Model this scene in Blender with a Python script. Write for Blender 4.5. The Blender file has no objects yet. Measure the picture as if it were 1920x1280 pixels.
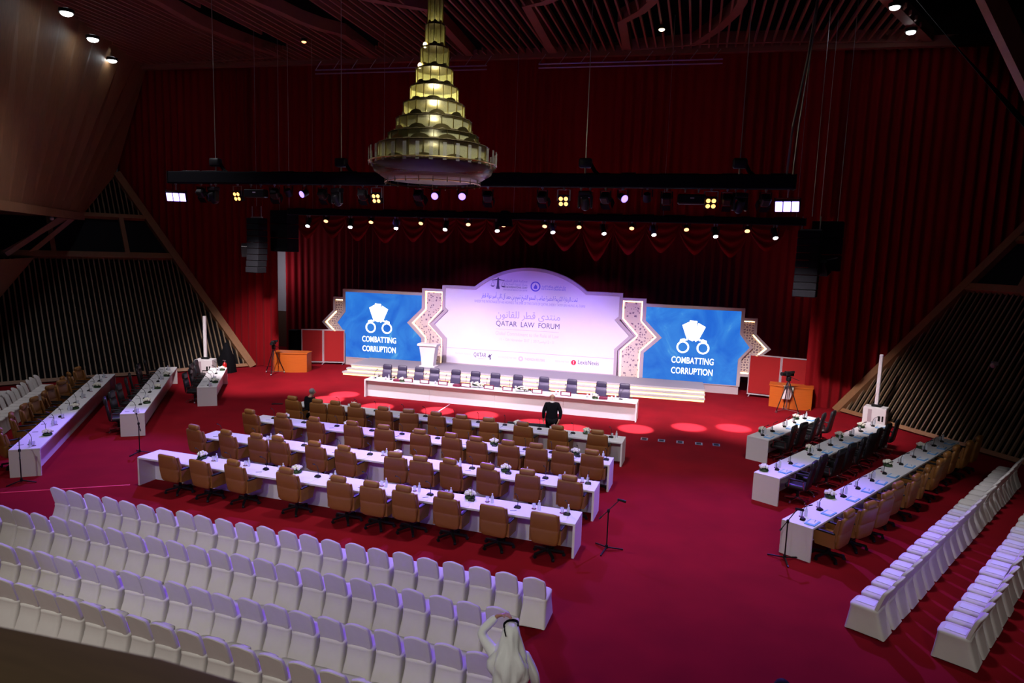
import bpy, bmesh, math, random
from mathutils import Vector, Matrix
random.seed(11)
S = bpy.context.scene
COL = S.collection
PI = math.pi
V = Vector

# ------------------------------------------------------------------ camera
cd = bpy.data.cameras.new('camera')
cd.sensor_width = 36.0
cd.lens = 1270.82 / 1920 * 36
cd.clip_end = 200
cd.dof.use_dof = True
cd.dof.focus_distance = 22.0
cd.dof.aperture_fstop = 2.8
cam = bpy.data.objects.new('camera', cd)
COL.objects.link(cam)
R_, U_, B_ = (0.95231348, 0.30341022, 0.03226873), (-0.07054306, 0.11604529, 0.99073567), (0.29685469, -0.94576727, 0.13191497)
cam.matrix_world = Matrix(((R_[0], U_[0], B_[0], 0), (R_[1], U_[1], B_[1], 0), (R_[2], U_[2], B_[2], 6.3034), (0, 0, 0, 1)))
S.camera = cam

# ------------------------------------------------------------------ world, exposure, added fill light
w = bpy.data.worlds.new('hall_dark')
S.world = w
w.use_nodes = True
w.node_tree.nodes['Background'].inputs[0].default_value = (0.55, 0.6, 0.8, 1)
w.node_tree.nodes['Background'].inputs[1].default_value = 0.012
S.view_settings.view_transform = 'Standard'
S.view_settings.look = 'None'
S.view_settings.exposure = 0.0
S.view_settings.gamma = 1.0
S.cycles.use_denoising = True


def light(kind, name, loc, target, energy, color, angle=60, blend=0.4, size=0.15, shape=None):
    d = bpy.data.lights.new(name, kind)
    d.energy = energy
    d.color = color
    if kind == 'SPOT':
        d.spot_size = math.radians(angle)
        d.spot_blend = blend
        d.shadow_soft_size = size
    elif kind == 'AREA':
        d.size = size
    else:
        d.shadow_soft_size = size
    o = bpy.data.objects.new(name, d)
    COL.objects.link(o)
    o.location = loc
    dv = V(target) - V(loc)
    o.rotation_euler = dv.to_track_quat('-Z', 'Y').to_euler()
    return o


WARM, WHITE, BLUE = (1.0, 0.78, 0.55), (1.0, 0.93, 0.95), (0.16, 0.07, 1.0)
# added fill spots aimed at the head table, and added points lighting the wings
for x, tx in ((-13.6, -11.6), (-3.0, -5.6)):
    light('SPOT', 'head_table_fill', (x, 12.0, 14.4), (tx, 25.4, 0.4), 9500, (1.0, 0.88, 0.97), 27, 0.7, 0.3)
light('POINT', 'wing_fill', (-25.2, 33.0, 4.6), (0, 0, 0), 110, (0.85, 0.82, 1.0), size=0.2)
light('POINT', 'wing_fill', (5.2, 34.4, 5.0), (0, 0, 0), 45, (1.0, 0.85, 0.8), size=0.2)
# unseen spots added behind the camera for chair backs, and overhead for tables
for x, tx, e in ((-13.0, -13.5, 1500), (-6.5, -7.0, 1700), (-0.5, -3.0, 1100), (4.5, 3.8, 1300)):
    light('SPOT', 'chair_back_fill', (x, -2.2, 11.0), (tx, 11.0, 0.3), e * 1.25, (1.0, 0.95, 0.88), 58, 0.8, 0.5)
for x, y, e, an in ((-12.0, 14.3, 3400, 70), (-5.0, 14.3, 3400, 70), (-20.5, 17.5, 1700, 86), (3.6, 16.0, 2700, 76), (4.3, 21.5, 1700, 60)):
    light('SPOT', 'table_fill', (x, y, 14.4), (x - 0.2, y + 3.0, 0.0), e, (0.95, 0.91, 1.0), an, 0.8, 0.5)


# ------------------------------------------------------------------ materials
def srgb(r, g, b):
    f = lambda c: c / 12.92 if c <= 0.04045 else ((c + 0.055) / 1.055) ** 2.4
    return (f(r / 255), f(g / 255), f(b / 255))


def mat(name, col, rough=0.5, metal=0.0, emit=None, es=0.0, noise=None, bump=None, trans=0.0, sheen=0.0, spec=0.5, stretch=None, alpha=1.0):
    m = bpy.data.materials.new(name)
    m.use_nodes = True
    nt = m.node_tree
    b = nt.nodes['Principled BSDF']
    b.inputs['Base Color'].default_value = (*col, 1)
    b.inputs['Roughness'].default_value = rough
    b.inputs['Metallic'].default_value = metal
    b.inputs['Specular IOR Level'].default_value = spec
    b.inputs['Transmission Weight'].default_value = trans
    b.inputs['Sheen Weight'].default_value = sheen
    b.inputs['Alpha'].default_value = alpha
    if emit:
        b.inputs['Emission Color'].default_value = (*emit, 1)
        b.inputs['Emission Strength'].default_value = es
    if noise or bump:
        tc = nt.nodes.new('ShaderNodeTexCoord')
        mp = nt.nodes.new('ShaderNodeMapping')
        nt.links.new(tc.outputs['Object'], mp.inputs[0])
        if stretch:
            mp.inputs['Scale'].default_value = stretch
        n = nt.nodes.new('ShaderNodeTexNoise')
        n.inputs['Scale'].default_value = (noise or bump)[0]
        n.inputs['Detail'].default_value = 5
        nt.links.new(mp.outputs[0], n.inputs['Vector'])
        if noise:
            r = nt.nodes.new('ShaderNodeMapRange')
            r.inputs[3].default_value = 1 - noise[1]
            r.inputs[4].default_value = 1 + noise[1]
            nt.links.new(n.outputs[0], r.inputs[0])
            mx = nt.nodes.new('ShaderNodeMix')
            mx.data_type = 'RGBA'
            mx.blend_type = 'MULTIPLY'
            mx.inputs[0].default_value = 1
            mx.inputs[6].default_value = (*col, 1)
            nt.links.new(r.outputs[0], mx.inputs[7])
            nt.links.new(mx.outputs[2], b.inputs['Base Color'])
        if bump:
            bp = nt.nodes.new('ShaderNodeBump')
            bp.inputs['Strength'].default_value = bump[1]
            bp.inputs['Distance'].default_value = 0.02
            nt.links.new(n.outputs[0], bp.inputs['Height'])
            nt.links.new(bp.outputs[0], b.inputs['Normal'])
    return m


M = dict(
    carpet=mat('red_carpet', (0.185, 0.0034, 0.0088), 0.95, noise=(0.9, 0.32), sheen=0.0, spec=0.08),
    white=mat('white_lacquer', (0.74, 0.73, 0.75), 0.4, noise=(14, 0.02)),
    cover=mat('white_stretch_cover', (0.66, 0.63, 0.60), 0.85, noise=(6, 0.05), spec=0.2),
    caramel=mat('caramel_leather', (0.25, 0.105, 0.024), 0.42, noise=(9, 0.12), bump=(160, 0.15)),
    blackleather=mat('black_leather', (0.012, 0.012, 0.015), 0.45, noise=(9, 0.1)),
    purple=mat('dark_slate_leather', (0.042, 0.032, 0.075), 0.5, noise=(9, 0.1)),
    purpledark=mat('dark_slate_headrest', (0.024, 0.018, 0.046), 0.5, noise=(9, 0.1)),
    black=mat('black_plastic', (0.007, 0.007, 0.008), 0.45, noise=(20, 0.1), spec=0.25),
    blackcloth=mat('black_cloth', (0.0045, 0.0045, 0.006), 0.9, noise=(20, 0.2), spec=0.08),
    chrome=mat('chrome', (0.75, 0.75, 0.77), 0.18, 1.0, noise=(8, 0.03)),
    steel=mat('brushed_steel', (0.45, 0.45, 0.47), 0.4, 1.0, noise=(8, 0.06)),
    curtain=mat('red_velvet', (0.18, 0.002, 0.005), 0.85, noise=(2.2, 0.18), sheen=0.02, spec=0.12, stretch=(1, 1, 0.15)),
    slat=mat('pale_oak_slats', (0.17, 0.11, 0.06), 0.6, noise=(5, 0.2), stretch=(1, 1, 0.2)),
    beam=mat('oak_beam', (0.22, 0.105, 0.045), 0.55, noise=(4, 0.2), stretch=(3, 3, 0.6)),
    slab=mat('oak_boards', (0.19, 0.095, 0.04), 0.6, noise=(6, 0.3), stretch=(2.5, 2.5, 0.25)),
    ceil=mat('ceiling_slat_wood', (0.20, 0.065, 0.04), 0.65, noise=(4, 0.15)),
    dark=mat('dark_void', (0.006, 0.006, 0.007), 0.95, noise=(3, 0.2), spec=0.05),
    glassdark=mat('dark_glazing', (0.006, 0.007, 0.012), 0.55, noise=(1, 0.1), spec=0.15),
    plaster=mat('grey_plaster', (0.42, 0.38, 0.38), 0.8, noise=(3, 0.06)),
    doorwood=mat('brown_door', (0.10, 0.05, 0.03), 0.5, noise=(6, 0.15)),
    desk=mat('orange_veneer', (0.46, 0.10, 0.012), 0.4, noise=(5, 0.14), stretch=(0.6, 0.6, 6)),
    screenred=mat('red_fabric_screen', (0.32, 0.006, 0.008), 0.9, noise=(60, 0.08)),
    pinkgrey=mat('pearl_frame_paint', (0.44, 0.36, 0.40), 0.5, noise=(10, 0.03)),
    stepwhite=mat('white_step_paint', (0.42, 0.40, 0.41), 0.5, noise=(10, 0.03)),
    print_=mat('white_banner_print', (0.76, 0.73, 0.80), 0.6, noise=(2, 0.02)),
    lattice=mat('white_lattice', (0.70, 0.62, 0.58), 0.5, noise=(10, 0.03)),
    latback=mat('grey_lattice_backing', (0.24, 0.19, 0.24), 0.7, noise=(10, 0.05)),
    led=mat('warm_led_strip', (1, 0.8, 0.5), 0.5, emit=(1.0, 0.64, 0.24), es=7.0, noise=(30, 0.02)),
    ledstep=mat('warm_led_step', (1, 0.8, 0.5), 0.5, emit=(1.0, 0.62, 0.20), es=1.5, noise=(30, 0.02)),
    stage=mat('grey_stage_carpet', (0.27, 0.25, 0.29), 0.9, noise=(30, 0.1)),
    ink=mat('dark_violet_ink', (0.07, 0.055, 0.14), 0.6, noise=(30, 0.05)),
    inkmid=mat('pale_violet_ink', (0.40, 0.34, 0.62), 0.6, noise=(30, 0.05)),
    inkblue=mat('blue_ink', (0.13, 0.11, 0.62), 0.6, noise=(30, 0.05)),
    inkpale=mat('faint_lilac_ink', (0.58, 0.52, 0.68), 0.6, noise=(30, 0.04)),
    inkred=mat('red_ink', (0.62, 0.02, 0.05), 0.5, noise=(30, 0.05)),
    inkpink=mat('pink_ink', (0.72, 0.48, 0.58), 0.6, noise=(30, 0.04)),
    whiteglow=mat('white_screen_light', (1, 1, 1), 0.5, emit=(1, 1, 1), es=1.6, noise=(30, 0.01)),
    gold=mat('antique_gold', (0.50, 0.40, 0.13), 0.32, 1.0, noise=(12, 0.15)),
    goldrim=mat('dark_bronze_rim', (0.10, 0.08, 0.03), 0.5, 0.6, noise=(12, 0.15)),
    crystal=mat('etched_crystal', (0.46, 0.45, 0.20), 0.3, noise=(40, 0.45), alpha=0.62),
    clearcrystal=mat('clear_crystal', (0.4, 0.4, 0.3), 0.2, noise=(40, 0.3), alpha=0.28),
    ambercrystal=mat('dark_amber_crystal', (0.10, 0.07, 0.025), 0.25, noise=(30, 0.4), alpha=0.75),
    bulb=mat('warm_bulb', (1, 0.9, 0.7), 0.5, emit=(1.0, 0.80, 0.42), es=14, noise=(30, 0.01)),
    lensw=mat('white_spot_lens', (1, 1, 1), 0.3, emit=(0.9, 0.95, 1.0), es=16, noise=(30, 0.01)),
    lenswarm=mat('warm_spot_lens', (1, 0.8, 0.6), 0.3, emit=(1.0, 0.45, 0.20), es=2.4, noise=(30, 0.01)),
    lensamber=mat('amber_blinder_lamp', (1, 0.7, 0.4), 0.3, emit=(1.0, 0.42, 0.10), es=3.2, noise=(30, 0.01)),
    lensblue=mat('blue_led_lens', (0.5, 0.4, 1), 0.3, emit=(0.25, 0.16, 1.0), es=3.5, noise=(30, 0.01)),
    flood=mat('violet_led_flood', (0.6, 0.5, 1), 0.3, emit=(0.36, 0.26, 1.0), es=5, noise=(30, 0.01)),
    downl=mat('white_ceiling_lamp', (1, 1, 1), 0.3, emit=(0.9, 0.97, 1.0), es=22, noise=(30, 0.01)),
    skin=mat('skin', (0.42, 0.22, 0.15), 0.5, noise=(12, 0.06)),
    suit=mat('black_suit_wool', (0.004, 0.004, 0.006), 0.85, noise=(40, 0.1), spec=0.1),
    shirt=mat('white_shirt', (0.7, 0.7, 0.72), 0.8, noise=(20, 0.03)),
    greyhair=mat('grey_hair', (0.22, 0.21, 0.21), 0.7, noise=(60, 0.2)),
    darkhair=mat('black_hair', (0.006, 0.005, 0.004), 0.7, noise=(60, 0.2), spec=0.1),
    thobe=mat('white_thobe_cotton', (0.72, 0.73, 0.72), 0.75, noise=(5, 0.05), bump=(9, 0.5)),
    paper=mat('white_paper', (0.72, 0.73, 0.78), 0.7, noise=(50, 0.04)),
    bluefolder=mat('light_blue_folder', (0.16, 0.42, 0.78), 0.5, noise=(14, 0.1)),
    maroon=mat('maroon_folder', (0.15, 0.01, 0.04), 0.5, noise=(14, 0.1)),
    glass=mat('clear_glass', (0.85, 0.88, 0.95), 0.08, noise=(20, 0.02), alpha=0.45),
    water=mat('clear_bottle', (0.80, 0.84, 0.95), 0.12, noise=(20, 0.03), alpha=0.6),
    petal=mat('white_petals', (0.75, 0.74, 0.62), 0.7, noise=(20, 0.08)),
    leaf=mat('dark_green_leaves', (0.02, 0.06, 0.012), 0.6, noise=(20, 0.2)),
    violettape=mat('violet_metal', (0.40, 0.30, 0.55), 0.35, 0.6, noise=(10, 0.05)),
    redtape=mat('bright_red_tape', (0.65, 0.02, 0.03), 0.6, noise=(10, 0.05)),
    extred=mat('extinguisher_red', (0.5, 0.01, 0.01), 0.3, noise=(10, 0.05)),
    railwood=mat('gallery_rail_wood', (0.085, 0.058, 0.022), 0.65, spec=0.08, noise=(7, 0.25), stretch=(0.5, 4, 4)),
    stripe=mat('striped_cloth', (0.6, 0.58, 0.55), 0.8, noise=(4, 0.3)),
)


def screen_material():
    m = mat('blue_screen_picture', (0.008, 0.01, 0.014), 0.5, spec=0.1)
    nt = m.node_tree
    b = nt.nodes['Principled BSDF']
    tc = nt.nodes.new('ShaderNodeTexCoord')
    n = nt.nodes.new('ShaderNodeTexNoise')
    n.inputs['Scale'].default_value = 0.55
    n.inputs['Detail'].default_value = 6
    n.inputs['Distortion'].default_value = 2.2
    nt.links.new(tc.outputs['Object'], n.inputs['Vector'])
    r = nt.nodes.new('ShaderNodeValToRGB')
    e = r.color_ramp.elements
    e[0].position, e[0].color = 0.30, (*srgb(28, 104, 214), 1)
    e[1].position, e[1].color = 0.62, (*srgb(52, 134, 226), 1)
    e2 = e.new(0.72)
    e2.color = (*srgb(92, 172, 232), 1)
    nt.links.new(n.outputs[0], r.inputs[0])
    nt.links.new(r.outputs[0], b.inputs['Emission Color'])
    b.inputs['Emission Strength'].default_value = 0.98
    return m


M['screen'] = screen_material()


def lattice_material():
    m = mat('pierced_star_lattice', (0.7, 0.6, 0.55), 0.5)
    nt = m.node_tree
    b = nt.nodes['Principled BSDF']
    tc = nt.nodes.new('ShaderNodeTexCoord')
    v = nt.nodes.new('ShaderNodeTexVoronoi')
    v.feature = 'DISTANCE_TO_EDGE'
    v.inputs['Scale'].default_value = 8.0
    v.inputs['Randomness'].default_value = 0.55
    nt.links.new(tc.outputs['Object'], v.inputs['Vector'])
    r = nt.nodes.new('ShaderNodeValToRGB')
    e = r.color_ramp.elements
    e[0].position, e[0].color = 0.17, (0.62, 0.52, 0.45, 1)
    e[1].position, e[1].color = 0.21, (0.20, 0.13, 0.18, 1)
    nt.links.new(v.outputs['Distance'], r.inputs[0])
    nt.links.new(r.outputs[0], b.inputs['Base Color'])
    return m


M['lat'] = lattice_material()


# ------------------------------------------------------------------ mesh builder
class MB:
    def __init__(s):
        s.v, s.f = [], []

    def add(s, vs, fs, mx=None):
        o = len(s.v)
        s.v += [tuple(mx @ V(p)) if mx else tuple(p) for p in vs]
        s.f += [tuple(i + o for i in f) for f in fs]
        return s

    def box(s, c, d, mx=None):
        x, y, z = (k / 2 for k in d)
        vs = [(c[0] + i * x, c[1] + j * y, c[2] + k * z) for i in (-1, 1) for j in (-1, 1) for k in (-1, 1)]
        return s.add(vs, [(0, 1, 3, 2), (4, 6, 7, 5), (0, 4, 5, 1), (2, 3, 7, 6), (0, 2, 6, 4), (1, 5, 7, 3)], mx)

    def beam(s, p, q, wd, ht, up=(0, 0, 1)):
        p, q = V(p), V(q)
        d = (q - p).normalized()
        r = d.cross(V(up))
        r = r.normalized() if r.length > 1e-5 else V((1, 0, 0))
        u = r.cross(d).normalized()
        vs = [e + r * a * wd / 2 + u * b * ht / 2 for e in (p, q) for a, b in ((-1, -1), (1, -1), (1, 1), (-1, 1))]
        return s.add(vs, [(3, 2, 1, 0), (4, 5, 6, 7), (0, 1, 5, 4), (1, 2, 6, 5), (2, 3, 7, 6), (3, 0, 4, 7)])

    def cyl(s, p, q, r0, r1=None, n=12, cap=True):
        p, q = V(p), V(q)
        r1 = r0 if r1 is None else r1
        d = (q - p).normalized()
        a = d.orthogonal().normalized()
        b = d.cross(a)
        vs = []
        for e, r in ((p, r0), (q, r1)):
            vs += [e + (a * math.cos(t * 2 * PI / n) + b * math.sin(t * 2 * PI / n)) * r for t in range(n)]
        fs = [(i, (i + 1) % n, n + (i + 1) % n, n + i) for i in range(n)]
        if cap:
            fs += [tuple(range(n - 1, -1, -1)), tuple(range(n, 2 * n))]
        return s.add(vs, fs)

    def tube(s, path, r, n=8):
        for a, b in zip(path, path[1:]):
            s.cyl(a, b, r, r, n)
        return s

    def loft(s, rings, cap=True, mx=None):
        n = len(rings[0])
        vs = [p for r in rings for p in r]
        fs = [(k * n + i, k * n + (i + 1) % n, (k + 1) * n + (i + 1) % n, (k + 1) * n + i) for k in range(len(rings) - 1) for i in range(n)]
        if cap:
            fs += [tuple(range(n - 1, -1, -1)), tuple(range((len(rings) - 1) * n, len(rings) * n))]
        return s.add(vs, fs, mx)

    def lathe(s, prof, n=16, c=(0, 0, 0), cap=True):
        return s.loft([[(c[0] + r * math.cos(t * 2 * PI / n), c[1] + r * math.sin(t * 2 * PI / n), c[2] + z) for t in range(n)] for r, z in prof], cap)

    def rbox(s, c, d, r, m=2, mx=None):
        hx, hy, hz = (k / 2 for k in d)
        r = min(r, hx, hy, hz)
        rings = []
        for h in (-1, 1):
            for i in range(m + 1):
                e = (i / m - (1 if h < 0 else 0)) * PI / 2
                ring = []
                for q in range(4):
                    sx, sy = ((1, 1), (-1, 1), (-1, -1), (1, -1))[q]
                    for j in range(m + 1):
                        a = (q + j / m) * PI / 2
                        ring.append((c[0] + sx * (hx - r) + r * math.cos(e) * math.cos(a), c[1] + sy * (hy - r) + r * math.cos(e) * math.sin(a), c[2] + h * (hz - r) + r * math.sin(e)))
                rings.append(ring)
        return s.loft(rings, True, mx)

    def sph(s, c, r, nu=12, nv=8, mx=None):
        r = (r, r, r) if not isinstance(r, tuple) else r
        rings = [[(c[0] + r[0] * math.cos(u * 2 * PI / nu) * math.cos(e), c[1] + r[1] * math.sin(u * 2 * PI / nu) * math.cos(e), c[2] + r[2] * math.sin(e)) for u in range(nu)] for e in [(-0.5 + (k + 0.02 if k == 0 else (k - 0.02 if k == nv else k)) / nv) * PI for k in range(nv + 1)]]
        return s.loft(rings, True, mx)

    def prism(s, poly, d0, d1, fn):
        """poly of (a, b) extruded between depths d0 and d1; fn maps (a, b, d) to a point."""
        n = len(poly)
        vs = [fn(a, b, d0) for a, b in poly] + [fn(a, b, d1) for a, b in poly]
        fs = [tuple(range(n)), tuple(range(2 * n - 1, n - 1, -1))] + [(i, i + n, (i + 1) % n + n, (i + 1) % n) for i in range(n)]
        return s.add(vs, fs)

    def ringprism(s, outer, inner, d0, d1, fn):
        n = len(outer)
        vs = [fn(a, b, d) for pl in (outer, inner) for d in (d0, d1) for a, b in pl]
        O0, O1, I0, I1 = 0, n, 2 * n, 3 * n
        fs = []
        for i in range(n):
            j = (i + 1) % n
            fs += [(O0 + i, O0 + j, I0 + j, I0 + i), (O1 + j, O1 + i, I1 + i, I1 + j), (O0 + j, O0 + i, O1 + i, O1 + j), (I0 + i, I0 + j, I1 + j, I1 + i)]
        return s.add(vs, fs)

    def build(s, name, m, parent=None, smooth=35, **tags):
        me = bpy.data.meshes.new(name)
        me.from_pydata(s.v, [], s.f)
        me.validate()
        bm = bmesh.new()
        bm.from_mesh(me)
        bmesh.ops.recalc_face_normals(bm, faces=bm.faces)
        bm.to_mesh(me)
        bm.free()
        me.materials.append(M[m] if isinstance(m, str) else m)
        if smooth:
            for p in me.polygons:
                p.use_smooth = True
            me.set_sharp_from_angle(angle=math.radians(smooth))
        return link(name, me, parent, **tags)


KIDS = {}


def link(name, data, parent=None, label=None, cat=None, group=None, kind=None, loc=None, rz=None):
    o = bpy.data.objects.new(name, data)
    COL.objects.link(o)
    KIDS[o] = []
    if parent is not None:
        o.parent = parent
        KIDS[parent].append(o)
    for k, v in (('label', label), ('category', cat), ('group', group), ('kind', kind)):
        if v:
            o[k] = v
    if loc is not None:
        o.location = loc
    if rz is not None:
        o.rotation_euler = (0, 0, rz)
    return o


def thing(name, label, cat, loc=(0, 0, 0), rz=0.0, group=None, kind=None):
    return link(name, None, None, label, cat, group, kind, loc, rz)


def struct(mb, name, m, smooth=35):
    return mb.build(name, m, None, smooth, kind='structure')


def dup(o, parent=None, skip=()):
    c = o.copy()
    COL.objects.link(c)
    KIDS[c] = []
    if parent is not None:
        c.parent = parent
        KIDS[parent].append(c)
    for k in KIDS[o]:
        if k.name.split('.')[0] not in skip:
            dup(k, c)
    return c


USED = set()


def place(proto, loc, rz, label, group=None, skip=(), rot=None):
    """First call moves the prototype itself, later calls copy it with its parts."""
    if proto not in USED and not skip:
        USED.add(proto)
        o = proto
    else:
        o = dup(proto, None, skip)
    o.location = loc
    o.rotation_euler = rot if rot else (0, 0, rz)
    o['label'] = label
    if group:
        o['group'] = group
    return o


ORD = 'zeroth first second third fourth fifth sixth seventh eighth ninth tenth eleventh twelfth thirteenth fourteenth fifteenth sixteenth seventeenth eighteenth nineteenth twentieth twenty-first twenty-second twenty-third twenty-fourth twenty-fifth'.split()


def ordinal(i, n, a, b):
    """i counted 0..n-1 from end a; names whichever end is nearer."""
    if i < n / 2:
        return (ORD[i + 1] if i else 'first') + ' from the ' + a
    k = n - i
    return ('first' if k == 1 else ORD[k]) + ' from the ' + b


def skin_mesh(pts, edges, sub=2, root=None):
    """Continuous tapered body: pts name -> (co, radius); edges of names."""
    names = list(pts)
    me = bpy.data.meshes.new('body')
    me.from_pydata([pts[n][0] for n in names], [(names.index(a), names.index(b)) for a, b in edges], [])
    o = bpy.data.objects.new('tmp_body', me)
    COL.objects.link(o)
    md = o.modifiers.new('skin', 'SKIN')
    md.use_smooth_shade = True
    for i, n in enumerate(names):
        r = pts[n][1]
        me.skin_vertices[0].data[i].radius = r if isinstance(r, tuple) else (r, r)
        me.skin_vertices[0].data[i].use_root = (n == (root or names[0]))
    sd = o.modifiers.new('sub', 'SUBSURF')
    sd.levels = sub
    sd.render_levels = sub
    dg = bpy.context.evaluated_depsgraph_get()
    dg.update()
    out = bpy.data.meshes.new_from_object(o.evaluated_get(dg))
    bpy.data.objects.remove(o)
    for p in out.polygons:
        p.use_smooth = True
    return out


# ------------------------------------------------------------------ the room
# hall axis: origin on the curtain line, turned five degrees
A5 = math.radians(5.04)
EX, EY = V((math.cos(A5), math.sin(A5), 0)), V((-math.sin(A5), math.cos(A5), 0))
HO = V((-9.06, 29.97, 0))


def hall(u, v, z):
    return HO + EX * u + EY * v + V((0, 0, z))


mb = MB()
mb.add([(-48, -6, 0), (30, -6, 0), (30, 46, 0), (-48, 46, 0)], [(0, 1, 2, 3)])
struct(mb, 'floor', 'carpet', 0)

# ceiling: dark void, slats and curved fascia bands
CZ = 14.9
mb = MB()
mb.box((-9, 18, CZ + 1.2), (64, 60, 0.1))
ceiling = struct(mb, 'ceiling', 'dark', 0)
GAPS = [
    [(-20.3, 20.0), (-20.5, 21.7), (-20.6, 23.0), (-20.6, 24.5), (-20.4, 25.9), (-19.7, 26.8), (-18.8, 26.2), (-19.1, 24.6), (-19.2, 22.8), (-19.3, 20.0)],
    [(-16.6, 20.0), (-16.6, 21.6), (-16.4, 23.6), (-15.7, 25.4), (-15.4, 27.5), (-14.7, 27.0), (-14.8, 24.4), (-14.9, 20.0)],
    [(-11.6, 21.0), (-11.4, 23.0), (-10.9, 23.5), (-11.3, 29.0), (-10.7, 28.6), (-10.4, 24.6), (-10.2, 21.0)],
]


def inside(p, poly):
    x, y = p
    c = False
    for (x0, y0), (x1, y1) in zip(poly, poly[1:] + poly[:1]):
        if (y0 > y) != (y1 > y) and x < (x1 - x0) * (y - y0) / (y1 - y0) + x0:
            c = not c
    return c


sd = V((-math.sin(math.radians(2.5)), math.cos(math.radians(2.5)), 0))
mb = MB()
x = -33.0
while x < 12.5:
    pts = []
    run = None
    y = 13.0
    while y <= 32.6:
        p = V((x, 0, 0)) + sd * y
        u, v = (p - HO).dot(EX), (p - HO).dot(EY)
        ok = v < -0.15 and -20.2 < u < 18.2 and not any(inside((p.x, p.y), g) for g in GAPS)
        if ok and u < 0 and p.x < -28.7 + (28.2 - p.y) * 0.52:
            ok = False
        if ok and u > 0 and p.x > 7.4 - (32.0 - p.y) * 0.45:
            ok = False
        if ok and run is None:
            run = p
        if not ok and run is not None:
            mb.beam((run.x, run.y, CZ), (q.x, q.y, CZ), 0.07, 0.16)
            run = None
        q = p
        y += 0.2
    if run is not None:
        mb.beam((run.x, run.y, CZ), (q.x, q.y, CZ), 0.07, 0.16)
    x += 0.35
mb.build('ceiling_slats', 'ceil', ceiling, 0)
BANDS = [
    [(-20.2, 19.0), (-20.4, 20.8), (-20.6, 21.8), (-20.8, 23.1), (-20.8, 24.7), (-20.6, 26.5), (-20.3, 27.7)],
    [(-16.9, 19.5), (-16.8, 21.6), (-16.6, 22.6), (-16.5, 23.7), (-16.2, 24.7), (-15.7, 25.5), (-16.1, 28.8)],
    [(-13.2, 21.6), (-12.3, 22.5), (-11.6, 23.1), (-11.0, 23.6), (-11.6, 29.6)],
    [(-5.9, 23.2), (-6.7, 23.8), (-7.4, 24.0), (-7.9, 29.9)],
    [(-2.7, 22.5), (-3.1, 24.5), (-3.6, 25.4), (-4.4, 26.3), (-4.7, 29.7)],
    [(-0.1, 23.0), (-0.2, 25.2), (-0.4, 26.2), (-1.0, 27.8), (-1.9, 29.5)],
    [(3.0, 23.0), (4.4, 26.2), (6.7, 30.9)],
    [(-28.3, 27.8), (-20.3, 27.8)], [(-23.1, 28.2), (-16.0, 28.9)], [(-16.1, 28.9), (-11.5, 29.5)], [(-7.9, 30.0), (-2.0, 30.4)], [(-4.7, 29.8), (-1.9, 29.6)], [(-1.9, 29.5), (1.2, 29.85), (6.7, 30.9)], [(-2.0, 30.3), (7.5, 32.0)],
]
for i, bd in enumerate(BANDS):
    mb = MB()
    wd = 0.34 if i < 7 else 0.12
    rings = []
    for k, (px, py) in enumerate(bd):
        a, b = bd[max(0, k - 1)], bd[min(len(bd) - 1, k + 1)]
        t = V((b[0] - a[0], b[1] - a[1], 0)).normalized()
        nn = V((-t.y, t.x, 0)) * wd / 2
        p = V((px, py, 0))
        rings.append([tuple(p + nn * s + V((0, 0, CZ - 0.1 + h))) for s, h in ((-1, 0), (1, 0), (1, 0.45), (-1, 0.45))])
    mb.loft(rings)
    struct(mb, 'trim_%d' % (i + 1), 'ceil', 20)
# fascia where the ceiling meets the curtain
mb = MB()
mb.beam(hall(-19.6, -0.35, CZ - 0.05), hall(18.0, -0.35, CZ - 0.05), 0.25, 0.4)
struct(mb, 'trim_15', 'ceil', 0)

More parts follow.
